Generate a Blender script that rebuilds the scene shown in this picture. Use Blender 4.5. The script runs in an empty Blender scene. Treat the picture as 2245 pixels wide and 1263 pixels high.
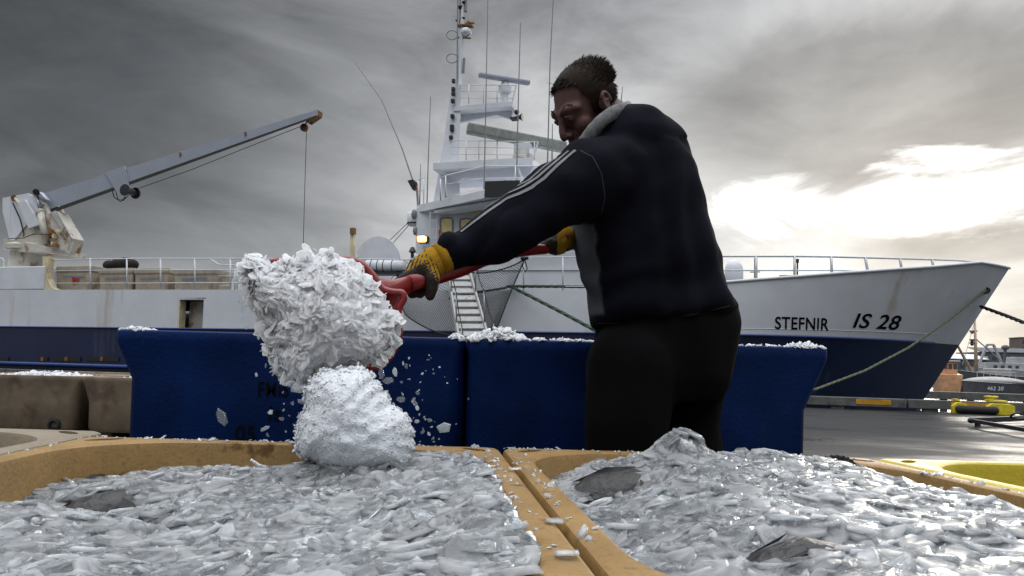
import bpy, bmesh, math, random
import numpy as np
from mathutils import Vector, Matrix, noise
from mathutils.bvhtree import BVHTree
random.seed(7); rng = np.random.default_rng(7)
R = math.radians
sc = bpy.context.scene
COL = sc.collection

# ------------------------------------------------------------------ camera
F, CX, CY, PIT = 1550.0, 1122.5, 746.0, 60.0
CAMZ = 0.78
pitch, roll = math.atan(PIT / F), math.atan(0.026)
fw = Vector((0, math.cos(pitch), math.sin(pitch)))
up0 = Vector((0, -math.sin(pitch), math.cos(pitch))); rt0 = Vector((1, 0, 0))
rt = rt0 * math.cos(roll) + up0 * math.sin(roll)
upv = up0 * math.cos(roll) - rt0 * math.sin(roll)
CAM = Vector((0, 0, CAMZ))
cd = bpy.data.cameras.new('camera'); cam = bpy.data.objects.new('camera', cd); COL.objects.link(cam)
M = Matrix((rt, upv, -fw)).transposed().to_4x4(); M.translation = CAM
cam.matrix_world = M
cd.sensor_width = 36; cd.lens = F / 2245 * 36; cd.shift_y = (CY - 631.5) / 2245
cd.clip_start = 0.02; cd.clip_end = 4000
sc.camera = cam

# ------------------------------------------------------------------ light
SUN_AZ, SUN_EL = R(31), R(14)          # azimuth to the right of +Y
SUN = Vector((math.sin(SUN_AZ) * math.cos(SUN_EL), math.cos(SUN_AZ) * math.cos(SUN_EL), math.sin(SUN_EL)))
sl = bpy.data.lights.new('sun', 'SUN'); sl.energy = .6; sl.angle = R(12); sl.color = (1, .93, .82)
so = bpy.data.objects.new('sun', sl); COL.objects.link(so)
so.rotation_euler = (-SUN).to_track_quat('-Z', 'Y').to_euler(); so.location = (0, 0, 60)
sc.view_settings.view_transform = 'Standard'; sc.view_settings.look = 'None'
sc.view_settings.exposure = 0.0; sc.view_settings.gamma = 1
sc.cycles.use_denoising = True
sc.cycles.max_bounces = 14; sc.cycles.diffuse_bounces = 9; sc.cycles.glossy_bounces = 4; sc.cycles.transmission_bounces = 8; sc.cycles.transparent_max_bounces = 16
sc.cycles.caustics_reflective = False; sc.cycles.caustics_refractive = False

class NT:
    def __init__(s, nt): s.nt = nt; nt.nodes.clear()
    def n(s, t, **k):
        o = s.nt.nodes.new(t)
        for a, v in k.items():
            if a.startswith('i_'):
                o.inputs[a[2:].replace('_', ' ')].default_value = v
            else: setattr(o, a, v)
        return o
    def l(s, a, b): s.nt.links.new(a, b)
    def val(s, x, sock):
        if isinstance(x, (int, float)): sock.default_value = x
        else: s.l(x, sock)
    def m(s, op, a, b=0.0, c=None):
        o = s.n('ShaderNodeMath', operation=op); s.val(a, o.inputs[0]); s.val(b, o.inputs[1])
        if c is not None: s.val(c, o.inputs[2])
        return o.outputs[0]
    def dot(s, v, d):
        o = s.n('ShaderNodeVectorMath', operation='DOT_PRODUCT'); s.l(v, o.inputs[0]); o.inputs[1].default_value = d
        return o.outputs['Value']
    def ss(s, x, a, b, lo=0.0, hi=1.0):
        o = s.n('ShaderNodeMapRange', interpolation_type='SMOOTHSTEP'); s.val(x, o.inputs['Value'])
        for k, v in (('From Min', a), ('From Max', b), ('To Min', lo), ('To Max', hi)): o.inputs[k].default_value = v
        return o.outputs[0]
    def noise(s, vec, scale, detail=6, rough=.55, dist=0.0):
        o = s.n('ShaderNodeTexNoise'); s.l(vec, o.inputs['Vector'])
        o.inputs['Scale'].default_value = scale; o.inputs['Detail'].default_value = detail
        o.inputs['Roughness'].default_value = rough; o.inputs['Distortion'].default_value = dist
        return o.outputs['Fac']
    def mix(s, f, a, b, blend='MIX'):
        o = s.n('ShaderNodeMix', data_type='RGBA', blend_type=blend); s.val(f, o.inputs[0])
        for x, i in ((a, 6), (b, 7)):
            if isinstance(x, tuple): o.inputs[i].default_value = (*x[:3], 1)
            else: s.l(x, o.inputs[i])
        return o.outputs[2]

def raydir(px, py):
    return (fw + rt * ((px - CX) / F) - upv * ((py - CY) / F))
def P(px, py, Y):
    d = raydir(px, py); return CAM + d * (Y / d.y)
def pxof(p):
    v = Vector(p) - CAM; z = v.dot(fw)
    return (CX + F * v.dot(rt) / z, CY - F * v.dot(upv) / z)

# ------------------------------------------------------------------ sky
def make_world():
    w = bpy.data.worlds.new('World'); sc.world = w; w.use_nodes = True
    t = NT(w.node_tree)
    out = t.n('ShaderNodeOutputWorld'); bg = t.n('ShaderNodeBackground'); t.l(bg.outputs[0], out.inputs[0])
    tc = t.n('ShaderNodeTexCoord'); v = tc.outputs['Generated']
    sky = t.n('ShaderNodeTexSky', sky_type='NISHITA'); sky.sun_disc = False
    sky.sun_elevation = SUN_EL; sky.sun_rotation = SUN_AZ
    sx = t.n('ShaderNodeSeparateXYZ'); t.l(v, sx.inputs[0])
    X, Y, Z = sx.outputs
    zc = t.m('ADD', t.m('MAXIMUM', Z, 0.0), 0.17)
    cb = t.n('ShaderNodeCombineXYZ'); t.l(t.m('DIVIDE', X, zc), cb.inputs[0]); t.l(t.m('DIVIDE', Y, zc), cb.inputs[1]); cb.inputs[2].default_value = 3.1
    cv = cb.outputs[0]
    n1 = t.noise(cv, 0.55, 9, .56, .6)
    n2 = t.noise(cv, 1.5, 8, .56, .35)
    n3 = t.noise(v, 2.0, 5, .55, .5)
    nn = t.m('ADD', t.m('MULTIPLY', t.m('SUBTRACT', n1, .5), 1.0), t.m('ADD', t.m('MULTIPLY', t.m('SUBTRACT', n2, .5), .55), t.m('MULTIPLY', t.m('SUBTRACT', n3, .5), .5)))
    # thin cloud towards the veiled sun, thick grey cloud away from it; overcast dome brighter overhead
    az = t.m('ARCTAN2', X, Y); el = t.m('ARCSINE', Z)
    def lobe(px, py, ra, re, lo, hi, k=.5):
        d = raydir(px, py).normalized(); a0 = math.atan2(d.x, d.y); e0 = math.asin(d.z)
        q = t.m('ADD', t.m('POWER', t.m('ABSOLUTE', t.m('DIVIDE', t.m('SUBTRACT', az, a0), ra)), 2.0), t.m('POWER', t.m('ABSOLUTE', t.m('DIVIDE', t.m('SUBTRACT', el, e0), re)), 2.0))
        q = t.m('SUBTRACT', t.m('SQRT', q), t.m('MULTIPLY', nn, k))
        return t.ss(q, hi, lo)
    cb2 = t.n('ShaderNodeCombineXYZ'); t.l(az, cb2.inputs[0]); t.l(t.m('MULTIPLY', el, 2.3), cb2.inputs[1]); cb2.inputs[2].default_value = 1.7
    rag = t.m('SUBTRACT', t.noise(cb2.outputs[0], 5.0, 9, .60, .9), .5)
    sunl = lobe(1950, 560, .80, .42, .05, 1.35, .5)
    core = t.m('MAXIMUM', lobe(2120, 425, .20, .070, .1, 1.7, .0), lobe(1690, 430, .11, .075, .1, 1.7, .0))
    core = t.ss(t.m('ADD', core, t.m('MULTIPLY', rag, 2.3)), .58, .95)
    dark = lobe(40, 150, .52, .24, .10, 1.30, .9)
    dark2 = lobe(1900, 230, .34, .13, .2, 1.3, .6)
    dark2 = t.ss(t.m('ADD', dark2, t.m('MULTIPLY', rag, 1.0)), .15, .95)
    low2 = t.ss(t.m('ADD', lobe(2200, 530, .20, .035, .2, 1.3, .3), t.m('MULTIPLY', rag, 1.3)), .45, .95)
    zen = t.ss(Z, .46, .90)
    L = t.m('ADD', .35, t.m('MULTIPLY', zen, 2.9))
    L = t.m('ADD', L, t.m('MULTIPLY', sunl, .46))
    lump_ = t.m('SUBTRACT', t.noise(cb2.outputs[0], 2.1, 8, .58, .5), .5)
    L = t.m('MULTIPLY', L, t.m('ADD', 1.0, t.m('ADD', t.m('MULTIPLY', nn, .55), t.m('ADD', t.m('MULTIPLY', rag, .75), t.m('MULTIPLY', lump_, 2.1)))))
    L = t.m('MULTIPLY', L, t.m('SUBTRACT', 1.0, t.m('MULTIPLY', dark, .76)))
    L = t.m('MULTIPLY', L, t.m('SUBTRACT', 1.0, t.m('MULTIPLY', dark2, .54)))
    L = t.m('ADD', L, t.m('MULTIPLY', core, .75))
    L = t.m('MULTIPLY', L, t.m('SUBTRACT', 1.0, t.m('MULTIPLY', low2, .30)))
    L = t.m('MAXIMUM', L, .05)
    tint = t.mix(sunl, (.96, .985, 1.03), (1.0, .99, .965))
    col = t.mix(1.0, tint, L, 'MULTIPLY')
    # a little clear-sky blue from above the cloud deck
    skys = t.mix(1.0, sky.outputs[0], (.10, .10, .10), 'MULTIPLY')
    col = t.mix(.05, col, skys)
    # ground half of the world stays dull
    low = t.ss(Z, -.02, -.25)
    col = t.mix(low, col, (.10, .10, .105))
    t.l(col, bg.inputs[0]); bg.inputs[1].default_value = 1.0
make_world()

# ------------------------------------------------------------------ materials
MATS = {}
def mat(name, col, rough=.55, var=.12, nscale=6.0, bump=0.0, bscale=40.0, metal=0.0, spec=.5, dirt=None, dirt_amt=0.0, dirt_scale=(3, 3, .5), emit=None, coat=0.0, dirt_edge=(.56, .72), grain=0.0):
    m = bpy.data.materials.new(name); m.use_nodes = True; t = NT(m.node_tree)
    out = t.n('ShaderNodeOutputMaterial'); b = t.n('ShaderNodeBsdfPrincipled'); t.l(b.outputs[0], out.inputs[0])
    tc = t.n('ShaderNodeTexCoord'); v = tc.outputs['Object']
    n = t.noise(v, nscale, 7, .6)
    a = tuple(max(0, c * (1 - var)) for c in col); c2 = tuple(min(1, c * (1 + var)) for c in col)
    c = t.mix(t.ss(n, .3, .7), a, c2)
    if grain:
        g = t.noise(v, bscale * 1.7, 3, .7); c = t.mix(t.m('MULTIPLY', t.ss(g, .45, .75), grain), c, tuple(x * .35 for x in col))
    r = t.m('ADD', rough, t.m('MULTIPLY', t.m('SUBTRACT', n, .5), .25))
    if dirt:
        mp = t.n('ShaderNodeMapping'); t.l(v, mp.inputs[0]); mp.inputs['Scale'].default_value = dirt_scale
        d1 = t.noise(mp.outputs[0], 1.0, 8, .62)
        f = t.m('MULTIPLY', t.ss(d1, *dirt_edge), dirt_amt)
        c = t.mix(f, c, dirt); r = t.m('ADD', r, t.m('MULTIPLY', f, .3))
    t.l(c, b.inputs['Base Color']); t.l(r, b.inputs['Roughness'])
    b.inputs['Metallic'].default_value = metal; b.inputs['Specular IOR Level'].default_value = spec
    if coat: b.inputs['Coat Weight'].default_value = coat; b.inputs['Coat Roughness'].default_value = .08
    if emit: b.inputs['Emission Color'].default_value = (*emit[:3], 1); b.inputs['Emission Strength'].default_value = emit[3]
    if bump:
        bn = t.n('ShaderNodeBump'); bn.inputs['Strength'].default_value = bump; bn.inputs['Distance'].default_value = .01
        t.l(t.noise(v, bscale, 6, .6), bn.inputs['Height']); t.l(bn.outputs[0], b.inputs['Normal'])
    MATS[name] = m; return m

RUST = (.16, .06, .02)
mat('white_paint', (.60, .62, .66), .45, .05, 1.2, .06, 30, dirt=(.34, .25, .14), dirt_amt=.75, dirt_scale=(1.3, 1.3, .12), dirt_edge=(.55, .76))
mat('white_clean', (.62, .64, .68), .62, .06, 2, 0)
mat('white_rusty', (.50, .48, .42), .55, .12, 3, .2, 30, dirt=(.24, .10, .03), dirt_amt=.9, dirt_scale=(2.2, 2.2, 1.2), dirt_edge=(.54, .66))
mat('cream_paint', (.62, .55, .36), .55, .15, 4, .1, 30, dirt=RUST, dirt_amt=.7, dirt_scale=(3, 3, 1))
mat('crane_paint', (.30, .33, .385), .45, .06, 1.5, .05, 30, dirt=(.22, .15, .08), dirt_amt=.6, dirt_scale=(.8, .8, .8), dirt_edge=(.62, .8))
mat('hull_blue', (.004, .011, .050), .35, .15, 1.5, .08, 25, dirt=(.07, .08, .10), dirt_amt=.45, dirt_scale=(1.8, 1.8, .2))
mat('hull_trim', (.012, .04, .17), .35, .1, 2)
mat('black_metal', (.012, .012, .014), .45, .2, 6)
mat('black_paint', (.01, .01, .012), .5, .2, 6)
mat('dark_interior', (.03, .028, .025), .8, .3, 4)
mat('steel', (.36, .37, .38), .4, .1, 8, metal=.6)
mat('rail_grey', (.62, .65, .68), .4, .08, 8, dirt=RUST, dirt_amt=.5, dirt_scale=(4, 4, 4), dirt_edge=(.62, .75))
mat('rail_dark', (.20, .21, .22), .5, .1, 8)
mat('radar_grey', (.22, .24, .22), .6, .2, 5, dirt=(.65, .67, .68), dirt_amt=.9, dirt_scale=(2, 2, 2), dirt_edge=(.60, .64))
mat('rust', (.22, .10, .035), .85, .35, 9, .3, 60)
mat('rope_green', (.05, .085, .06), .9, .35, 40, .6, 120)
mat('rope_pale', (.12, .14, .09), .9, .35, 40, .6, 120)
mat('rope_black', (.014, .013, .012), .9, .3, 40)
mat('net_dark', (.018, .02, .02), .9, .3, 40)
mat('alu', (.42, .42, .40), .5, .14, 6, .1, 60, dirt=(.08, .07, .06), dirt_amt=.6, dirt_scale=(6, 6, 6))
mat('window_cream', (.72, .60, .24), .25, .10, 5, coat=.5, dirt=(.35, .22, .08), dirt_amt=.5, dirt_scale=(4, 4, 4))
mat('lamp_glow', (1, .7, .3), .3, .0, 5, emit=(1, .52, .14, 3.2))
mat('lamp_hot', (1, .9, .6), .3, .0, 5, emit=(1, .86, .5, 9))
mat('red_plastic', (.20, .008, .007), .38, .12, 8, .12, 50, coat=.2, dirt=(.12, .01, .01), dirt_amt=.6, dirt_scale=(9, 9, 9))
mat('orange_red', (.5, .06, .03), .5, .1, 8)
mat('tub_tan', (.275, .168, .062), .5, .13, 7, .22, 90, dirt=(.10, .045, .014), dirt_amt=.9, dirt_scale=(13, 13, 13), dirt_edge=(.59, .70), grain=.45, spec=.25)
mat('tub_old', (.17, .13, .085), .6, .18, 6, .22, 80, dirt=(.08, .05, .03), dirt_amt=.85, dirt_scale=(4, 4, 3), dirt_edge=(.50, .68), grain=.35)
mat('tub_pale', (.22, .18, .125), .55, .12, 6, .2, 80, dirt=(.10, .06, .03), dirt_amt=.7, dirt_scale=(8, 8, 8), grain=.3)
mat('tub_yellow', (.42, .33, .015), .45, .12, 6, .2, 80, dirt=(.10, .05, .02), dirt_amt=.9, dirt_scale=(10, 10, 10), dirt_edge=(.62, .7))
mat('tub_blue', (.002, .0145, .075), .48, .25, 4, .25, 70, dirt=(.012, .022, .050), dirt_amt=.7, dirt_scale=(5, 5, 2), grain=.2, spec=.10)
mat('tub_grey', (.38, .325, .25), .65, .18, 3, .2, 60, dirt=(.16, .11, .07), dirt_amt=.8, dirt_scale=(2, 2, 1.2))
mat('stencil', (.004, .005, .008), .9, .1, 6, spec=.05)
mat('red_paint', (.40, .03, .04), .7, .2, 9)
mat('faded_blue', (.16, .20, .34), .8, .2, 9)
mat('jacket_navy', (.0036, .0040, .0085), .95, .22, 9, .35, 380, spec=.12)
mat('jacket_grey', (.075, .08, .092), .95, .25, 9, .35, 380, spec=.1)
mat('stripe_white', (.19, .19, .20), .9, .12, 12, .3, 300, spec=.1)
mat('collar_grey', (.24, .24, .245), .95, .3, 40, .5, 260, spec=.1)
mat('trousers_black', (.0024, .0024, .0028), .95, .2, 9, .3, 320, spec=.1)
mat('skin', (.105, .050, .042), .55, .14, 14, .12, 160, spec=.4)
mat('lips', (.30, .085, .07), .5, .1, 14)
mat('hair_brown', (.014, .007, .004), .7, .3, 30, spec=.12)
mat('eye_dark', (.02, .015, .012), .15, .1, 30)
mat('eye_white', (.2, .17, .16), .2, .05, 30)
mat('glove_yellow', (.46, .25, .02), .95, .2, 16, .8, 330, spec=.1)
mat('glove_rubber', (.020, .015, .010), .6, .35, 40, .5, 200, spec=.3)
mat('boot_rubber', (.01, .011, .012), .5, .1, 9)
mat('fish_skin', (.022, .021, .020), .32, .8, 16, .7, 60, spec=.5, dirt=(.008, .008, .008), dirt_amt=.8, dirt_scale=(14, 14, 14), dirt_edge=(.48, .62))
mat('fish_fin', (.014, .014, .013), .6, .4, 30, .3, 80)
mat('kerb_wood', (.10, .10, .095), .8, .3, 4, .35, 30, dirt=(.03, .03, .03), dirt_amt=.7, dirt_scale=(3, 3, 3))
mat('kerb_orange', (.46, .22, .01), .7, .25, 6, dirt=(.08, .06, .03), dirt_amt=.7, dirt_scale=(5, 5, 5))
mat('kerb_yellow', (.62, .50, .02), .6, .2, 5, dirt=(.12, .08, .02), dirt_amt=.6, dirt_scale=(4, 4, 4))
mat('rubber', (.012, .012, .013), .8, .3, 8, .3, 30)
mat('orange_boat', (.55, .30, .16), .5, .2, 1.5)
mat('pale_boat', (.40, .41, .42), .5, .1, 1.5)
mat('grey_boat', (.11, .11, .115), .5, .15, 1.5)
mat('tarp', (.40, .39, .37), .75, .12, 1.5, .3, 4)
mat('far_dark', (.09, .095, .105), .8, .25, .3)
mat('far_roof', (.55, .57, .60), .6, .1, .3)
mat('far_glass', (.05, .06, .07), .2, .1, .3)
mat('far_brown', (.16, .13, .11), .8, .1, .3)
mat('mast_tan', (.42, .32, .22), .6, .2, 3)

def two_tone(name, a, b):
    """knitted cloth whose front panel (vertex attribute) is another colour"""
    m = MATS[a].copy(); m.name = name; t = m.node_tree; bs = next(n for n in t.nodes if n.type == 'BSDF_PRINCIPLED')
    src = bs.inputs['Base Color'].links[0].from_socket
    at = t.nodes.new('ShaderNodeAttribute'); at.attribute_name = 'panel'
    mx = t.nodes.new('ShaderNodeMix'); mx.data_type = 'RGBA'; t.links.new(at.outputs['Fac'], mx.inputs[0]); t.links.new(src, mx.inputs[6]); mx.inputs[7].default_value = (*b, 1)
    t.links.new(mx.outputs[2], bs.inputs['Base Color']); MATS[name] = m
two_tone('sweater_cloth', 'jacket_navy', (.075, .08, .092))
def asphalt():
    m = bpy.data.materials.new('wet_asphalt'); m.use_nodes = True; t = NT(m.node_tree)
    out = t.n('ShaderNodeOutputMaterial'); b = t.n('ShaderNodeBsdfPrincipled'); t.l(b.outputs[0], out.inputs[0])
    v = t.n('ShaderNodeTexCoord').outputs['Object']
    mp = t.n('ShaderNodeMapping'); t.l(v, mp.inputs[0]); mp.inputs['Scale'].default_value = (.25, .5, 1)
    wet = t.ss(t.noise(mp.outputs[0], 1.0, 7, .6, .4), .42, .62)
    g = t.noise(v, 60, 4, .7)
    big = t.noise(v, 2.2, 6, .6)
    c = t.mix(t.ss(g, .3, .75), (.015, .015, .016), (.05, .05, .05))
    c = t.mix(t.m('MULTIPLY', wet, .55), c, (.018, .018, .019))
    c = t.mix(t.m('MULTIPLY', t.ss(big, .5, .8), .5), c, (.045, .045, .044))
    t.l(c, b.inputs['Base Color'])
    b.inputs['Specular IOR Level'].default_value = .14
    t.l(t.m('SUBTRACT', .55, t.m('MULTIPLY', wet, .32)), b.inputs['Roughness'])
    bn = t.n('ShaderNodeBump'); bn.inputs['Distance'].default_value = .02
    t.l(t.m('SUBTRACT', .75, t.m('MULTIPLY', wet, .4)), bn.inputs['Strength'])
    t.l(t.m('ADD', t.m('MULTIPLY', g, .5), t.m('MULTIPLY', big, 1.2)), bn.inputs['Height']); t.l(bn.outputs[0], b.inputs['Normal'])
    MATS['wet_asphalt'] = m
asphalt()
def water():
    m = bpy.data.materials.new('harbour_water'); m.use_nodes = True; t = NT(m.node_tree)
    out = t.n('ShaderNodeOutputMaterial'); b = t.n('ShaderNodeBsdfPrincipled'); t.l(b.outputs[0], out.inputs[0])
    v = t.n('ShaderNodeTexCoord').outputs['Object']
    b.inputs['Base Color'].default_value = (.03, .04, .045, 1); b.inputs['Roughness'].default_value = .12; b.inputs['IOR'].default_value = 1.33
    bn = t.n('ShaderNodeBump'); bn.inputs['Strength'].default_value = .5; bn.inputs['Distance'].default_value = .15
    t.l(t.noise(v, 1.3, 5, .6), bn.inputs['Height']); t.l(bn.outputs[0], b.inputs['Normal'])
    MATS['harbour_water'] = m
water()
def ice_mat(name, base, clear_lo, clear_hi, trans=.45, soft=.0, thru=.25, sss=.0):
    """cloudy bubbly ice mixed flake by flake with clear wet ice"""
    m = bpy.data.materials.new(name); m.use_nodes = True; t = NT(m.node_tree)
    out = t.n('ShaderNodeOutputMaterial')
    v = t.n('ShaderNodeTexCoord').outputs['Object']
    at = t.n('ShaderNodeAttribute'); at.attribute_name = 'rnd'
    n = t.noise(v, 55, 6, .65)
    bn = t.n('ShaderNodeBump'); bn.inputs['Strength'].default_value = .35; bn.inputs['Distance'].default_value = .004
    t.l(t.noise(v, 140, 4, .6, .8), bn.inputs['Height'])
    ge = t.n('ShaderNodeNewGeometry'); va = t.n('ShaderNodeVectorMath', operation='ADD'); t.l(ge.outputs['Normal'], va.inputs[0]); va.inputs[1].default_value = (0, 0, soft)
    vn = t.n('ShaderNodeVectorMath', operation='NORMALIZE'); t.l(va.outputs[0], vn.inputs[0]); t.l(vn.outputs[0], bn.inputs['Normal'])
    b = t.n('ShaderNodeBsdfPrincipled')
    c = t.mix(t.ss(n, .3, .7), tuple(x * .86 for x in base), base)
    t.l(c, b.inputs['Base Color']); t.l(t.m('ADD', .20, t.m('MULTIPLY', n, .22)), b.inputs['Roughness'])
    b.inputs['IOR'].default_value = 1.33; t.l(bn.outputs[0], b.inputs['Normal'])
    b.inputs['Subsurface Weight'].default_value = sss; b.inputs['Subsurface Radius'].default_value = (.8, .93, 1.0); b.inputs['Subsurface Scale'].default_value = .025
    b.inputs['Specular IOR Level'].default_value = .35; b.inputs['Coat Weight'].default_value = .05; b.inputs['Coat Roughness'].default_value = .05; b.inputs['Coat IOR'].default_value = 1.4
    tr = t.n('ShaderNodeBsdfTranslucent'); t.l(c, tr.inputs[0])
    mx = t.n('ShaderNodeMixShader'); mx.inputs[0].default_value = trans; t.l(b.outputs[0], mx.inputs[1]); t.l(tr.outputs[0], mx.inputs[2])
    tp = t.n('ShaderNodeBsdfTransparent'); tp.inputs[0].default_value = (.95, .975, .985, 1)
    gl = t.n('ShaderNodeBsdfGlossy'); gl.inputs['Roughness'].default_value = .08; t.l(bn.outputs[0], gl.inputs['Normal'])
    fr = t.n('ShaderNodeFresnel'); fr.inputs[0].default_value = 1.31; t.l(bn.outputs[0], fr.inputs['Normal'])
    g = t.n('ShaderNodeMixShader'); t.l(t.m('ADD', t.m('MULTIPLY', fr.outputs[0], .8), .03), g.inputs[0]); t.l(tp.outputs[0], g.inputs[1]); t.l(gl.outputs[0], g.inputs[2])
    f = t.ss(t.m('ADD', at.outputs['Fac'], t.m('MULTIPLY', t.m('SUBTRACT', n, .5), .5)), clear_lo, clear_hi)
    cl = t.m('ADD', thru, t.m('MULTIPLY', f, .88 - thru))
    m2 = t.n('ShaderNodeMixShader'); t.l(cl, m2.inputs[0]); t.l(mx.outputs[0], m2.inputs[1]); t.l(g.outputs[0], m2.inputs[2])
    t.l(m2.outputs[0], out.inputs[0])
    MATS[name] = m
ice_mat('ice', (.92, .95, .98), .18, .75, .4, 1.4, .55, .7)
ice_mat('ice_white', (.95, .97, .99), 1.1, 1.8, .3, .15, .08, .5)
ice_mat('ice_load', (.975, .98, .99), .95, 1.6, .25, .25, .10, .5)
mat('ice_core', (.95, .96, .975), .6, .04, 40, .12, 160, spec=.2)
mat('fine_ice', (.72, .745, .78), .5, .10, 90, .55, 190, spec=.35)
ice_mat('ice_clear', (.86, .90, .95), .0, .5)
mat('ice_base', (.88, .90, .93), .3, .10, 60, .6, 90, dirt=(.10, .10, .11), dirt_amt=.85, dirt_scale=(10, 10, 10), dirt_edge=(.51, .64))

# ------------------------------------------------------------------ mesh helpers
class MB:
    def __init__(s): s.v = []; s.f = []
    def add(s, vs, fs):
        o = len(s.v); s.v += [Vector(v) for v in vs]; s.f += [tuple(i + o for i in f) for f in fs]; return s
    def box(s, c, sx, sy, sz, ax=None):
        c = Vector(c); X, Y, Z = ax or (Vector((1, 0, 0)), Vector((0, 1, 0)), Vector((0, 0, 1)))
        vs = [c + X * (i * sx / 2) + Y * (j * sy / 2) + Z * (k * sz / 2) for k in (-1, 1) for j in (-1, 1) for i in (-1, 1)]
        return s.add(vs, [(0, 2, 3, 1), (4, 5, 7, 6), (0, 1, 5, 4), (2, 6, 7, 3), (0, 4, 6, 2), (1, 3, 7, 5)])
    def beam(s, a, b, w, h, upd=(0, 0, 1), w2=None, h2=None):
        a, b = Vector(a), Vector(b); z = (b - a).normalized(); u = Vector(upd); x = z.cross(u)
        if x.length < 1e-4: x = z.cross(Vector((1, 0, 0)))
        x.normalize(); y = x.cross(z).normalized()
        vs = []
        for p, ww, hh in ((a, w, h), (b, w2 or w, h2 or h)):
            vs += [p + x * (i * ww / 2) + y * (j * hh / 2) for i, j in ((-1, -1), (1, -1), (1, 1), (-1, 1))]
        return s.add(vs, [(3, 2, 1, 0), (4, 5, 6, 7), (0, 1, 5, 4), (1, 2, 6, 5), (2, 3, 7, 6), (3, 0, 4, 7)])
    def tube(s, pts, r, n=6, closed=False):
        pts = [Vector(p) for p in pts]; N = len(pts); rs = r if isinstance(r, (list, tuple)) else [r] * N
        rings = []; prev = None
        for i, p in enumerate(pts):
            a = pts[(i - 1) % N] if (i or closed) else pts[0]; b = pts[(i + 1) % N] if (i < N - 1 or closed) else pts[-1]
            d = (b - a).normalized()
            if prev is None:
                x = d.cross(Vector((0, 0, 1)));
                if x.length < 1e-3: x = d.cross(Vector((1, 0, 0)))
            else: x = prev - d * prev.dot(d)
            x.normalize(); prev = x; y = d.cross(x)
            rings.append([p + (x * math.cos(2 * math.pi * k / n) + y * math.sin(2 * math.pi * k / n)) * rs[i] for k in range(n)])
        vs = [q for rg in rings for q in rg]; fs = []
        for i in range(N if closed else N - 1):
            j = (i + 1) % N
            for k in range(n):
                k2 = (k + 1) % n; fs.append((i * n + k, i * n + k2, j * n + k2, j * n + k))
        if not closed: fs += [tuple(range(n - 1, -1, -1)), tuple(range((N - 1) * n, N * n))]
        return s.add(vs, fs)
    def loft(s, rings, cap=True):
        n = len(rings[0]); vs = [q for rg in rings for q in rg]; fs = []
        for i in range(len(rings) - 1):
            for k in range(n):
                k2 = (k + 1) % n; fs.append((i * n + k, i * n + k2, (i + 1) * n + k2, (i + 1) * n + k))
        if cap: fs += [tuple(range(n - 1, -1, -1)), tuple(range((len(rings) - 1) * n, len(rings) * n))]
        return s.add(vs, fs)
    def prism(s, poly, ext):
        poly = [Vector(p) for p in poly]; e = Vector(ext); n = len(poly)
        return s.add(poly + [p + e for p in poly], [tuple(range(n)), tuple(range(2 * n - 1, n - 1, -1))] + [(i, i + n, (i + 1) % n + n, (i + 1) % n) for i in range(n)])
    def ball(s, c, rx, ry=None, rz=None, ax=None, nu=14, nv=9):
        ry = rx if ry is None else ry; rz = rx if rz is None else rz
        c = Vector(c); X, Y, Z = ax or (Vector((1, 0, 0)), Vector((0, 1, 0)), Vector((0, 0, 1)))
        vs = [c - Z * rz]; fs = []
        for j in range(1, nv):
            th = math.pi * j / nv - math.pi / 2
            for i in range(nu):
                ph = 2 * math.pi * i / nu
                vs.append(c + X * (rx * math.cos(th) * math.cos(ph)) + Y * (ry * math.cos(th) * math.sin(ph)) + Z * (rz * math.sin(th)))
        vs.append(c + Z * rz); top = len(vs) - 1
        for i in range(nu):
            i2 = (i + 1) % nu
            fs.append((0, 1 + i2, 1 + i))
            for j in range(nv - 2): fs.append((1 + j * nu + i, 1 + j * nu + i2, 1 + (j + 1) * nu + i2, 1 + (j + 1) * nu + i))
            fs.append((1 + (nv - 2) * nu + i, 1 + (nv - 2) * nu + i2, top))
        return s.add(vs, fs)
    def caps(s, pts, rs, n=14):
        """chain of overlapping tapered capsules"""
        pts = [Vector(p) for p in pts]
        s.tube(pts, list(rs), n)
        for p, r in zip(pts, rs): s.ball(p, r, nu=n, nv=8)
        return s
    def lathe(s, c, prof, n=16, axis=(0, 0, 1)):
        c = Vector(c); z = Vector(axis).normalized(); x = z.orthogonal().normalized(); y = z.cross(x)
        return s.loft([[c + z * h + (x * math.cos(2 * math.pi * k / n) + y * math.sin(2 * math.pi * k / n)) * max(r, 1e-4) for k in range(n)] for r, h in prof])
    def mesh(s, name, origin=(0, 0, 0)):
        o = Vector(origin); me = bpy.data.meshes.new(name)
        me.from_pydata([tuple(v - o) for v in s.v], [], s.f); me.update(); return me
    def build(s, name, m, parent=None, origin=None, smooth=False, bevel=0, fix=True):
        if parent is not None: origin = parent['_o'] if '_o' in parent else parent.location
        me = s.mesh(name, origin or (0, 0, 0))
        if fix:
            bm = bmesh.new(); bm.from_mesh(me); bmesh.ops.recalc_face_normals(bm, faces=bm.faces); bm.to_mesh(me); bm.free()
        return link(name, me, m, parent, origin, smooth, bevel)
ORIG = {}
def link(name, me, m, parent=None, origin=None, smooth=False, bevel=0):
    o = bpy.data.objects.new(name, me); COL.objects.link(o)
    if m: me.materials.append(MATS[m])
    if parent is not None: o.parent = parent
    elif origin is not None: o.location = origin
    ORIG[o.name] = Vector(origin or (0, 0, 0))
    if smooth:
        me.polygons.foreach_set('use_smooth', [True] * len(me.polygons))
    if bevel:
        b = o.modifiers.new('bevel', 'BEVEL'); b.width = bevel; b.segments = 2; b.limit_method = 'ANGLE'
    return o
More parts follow.
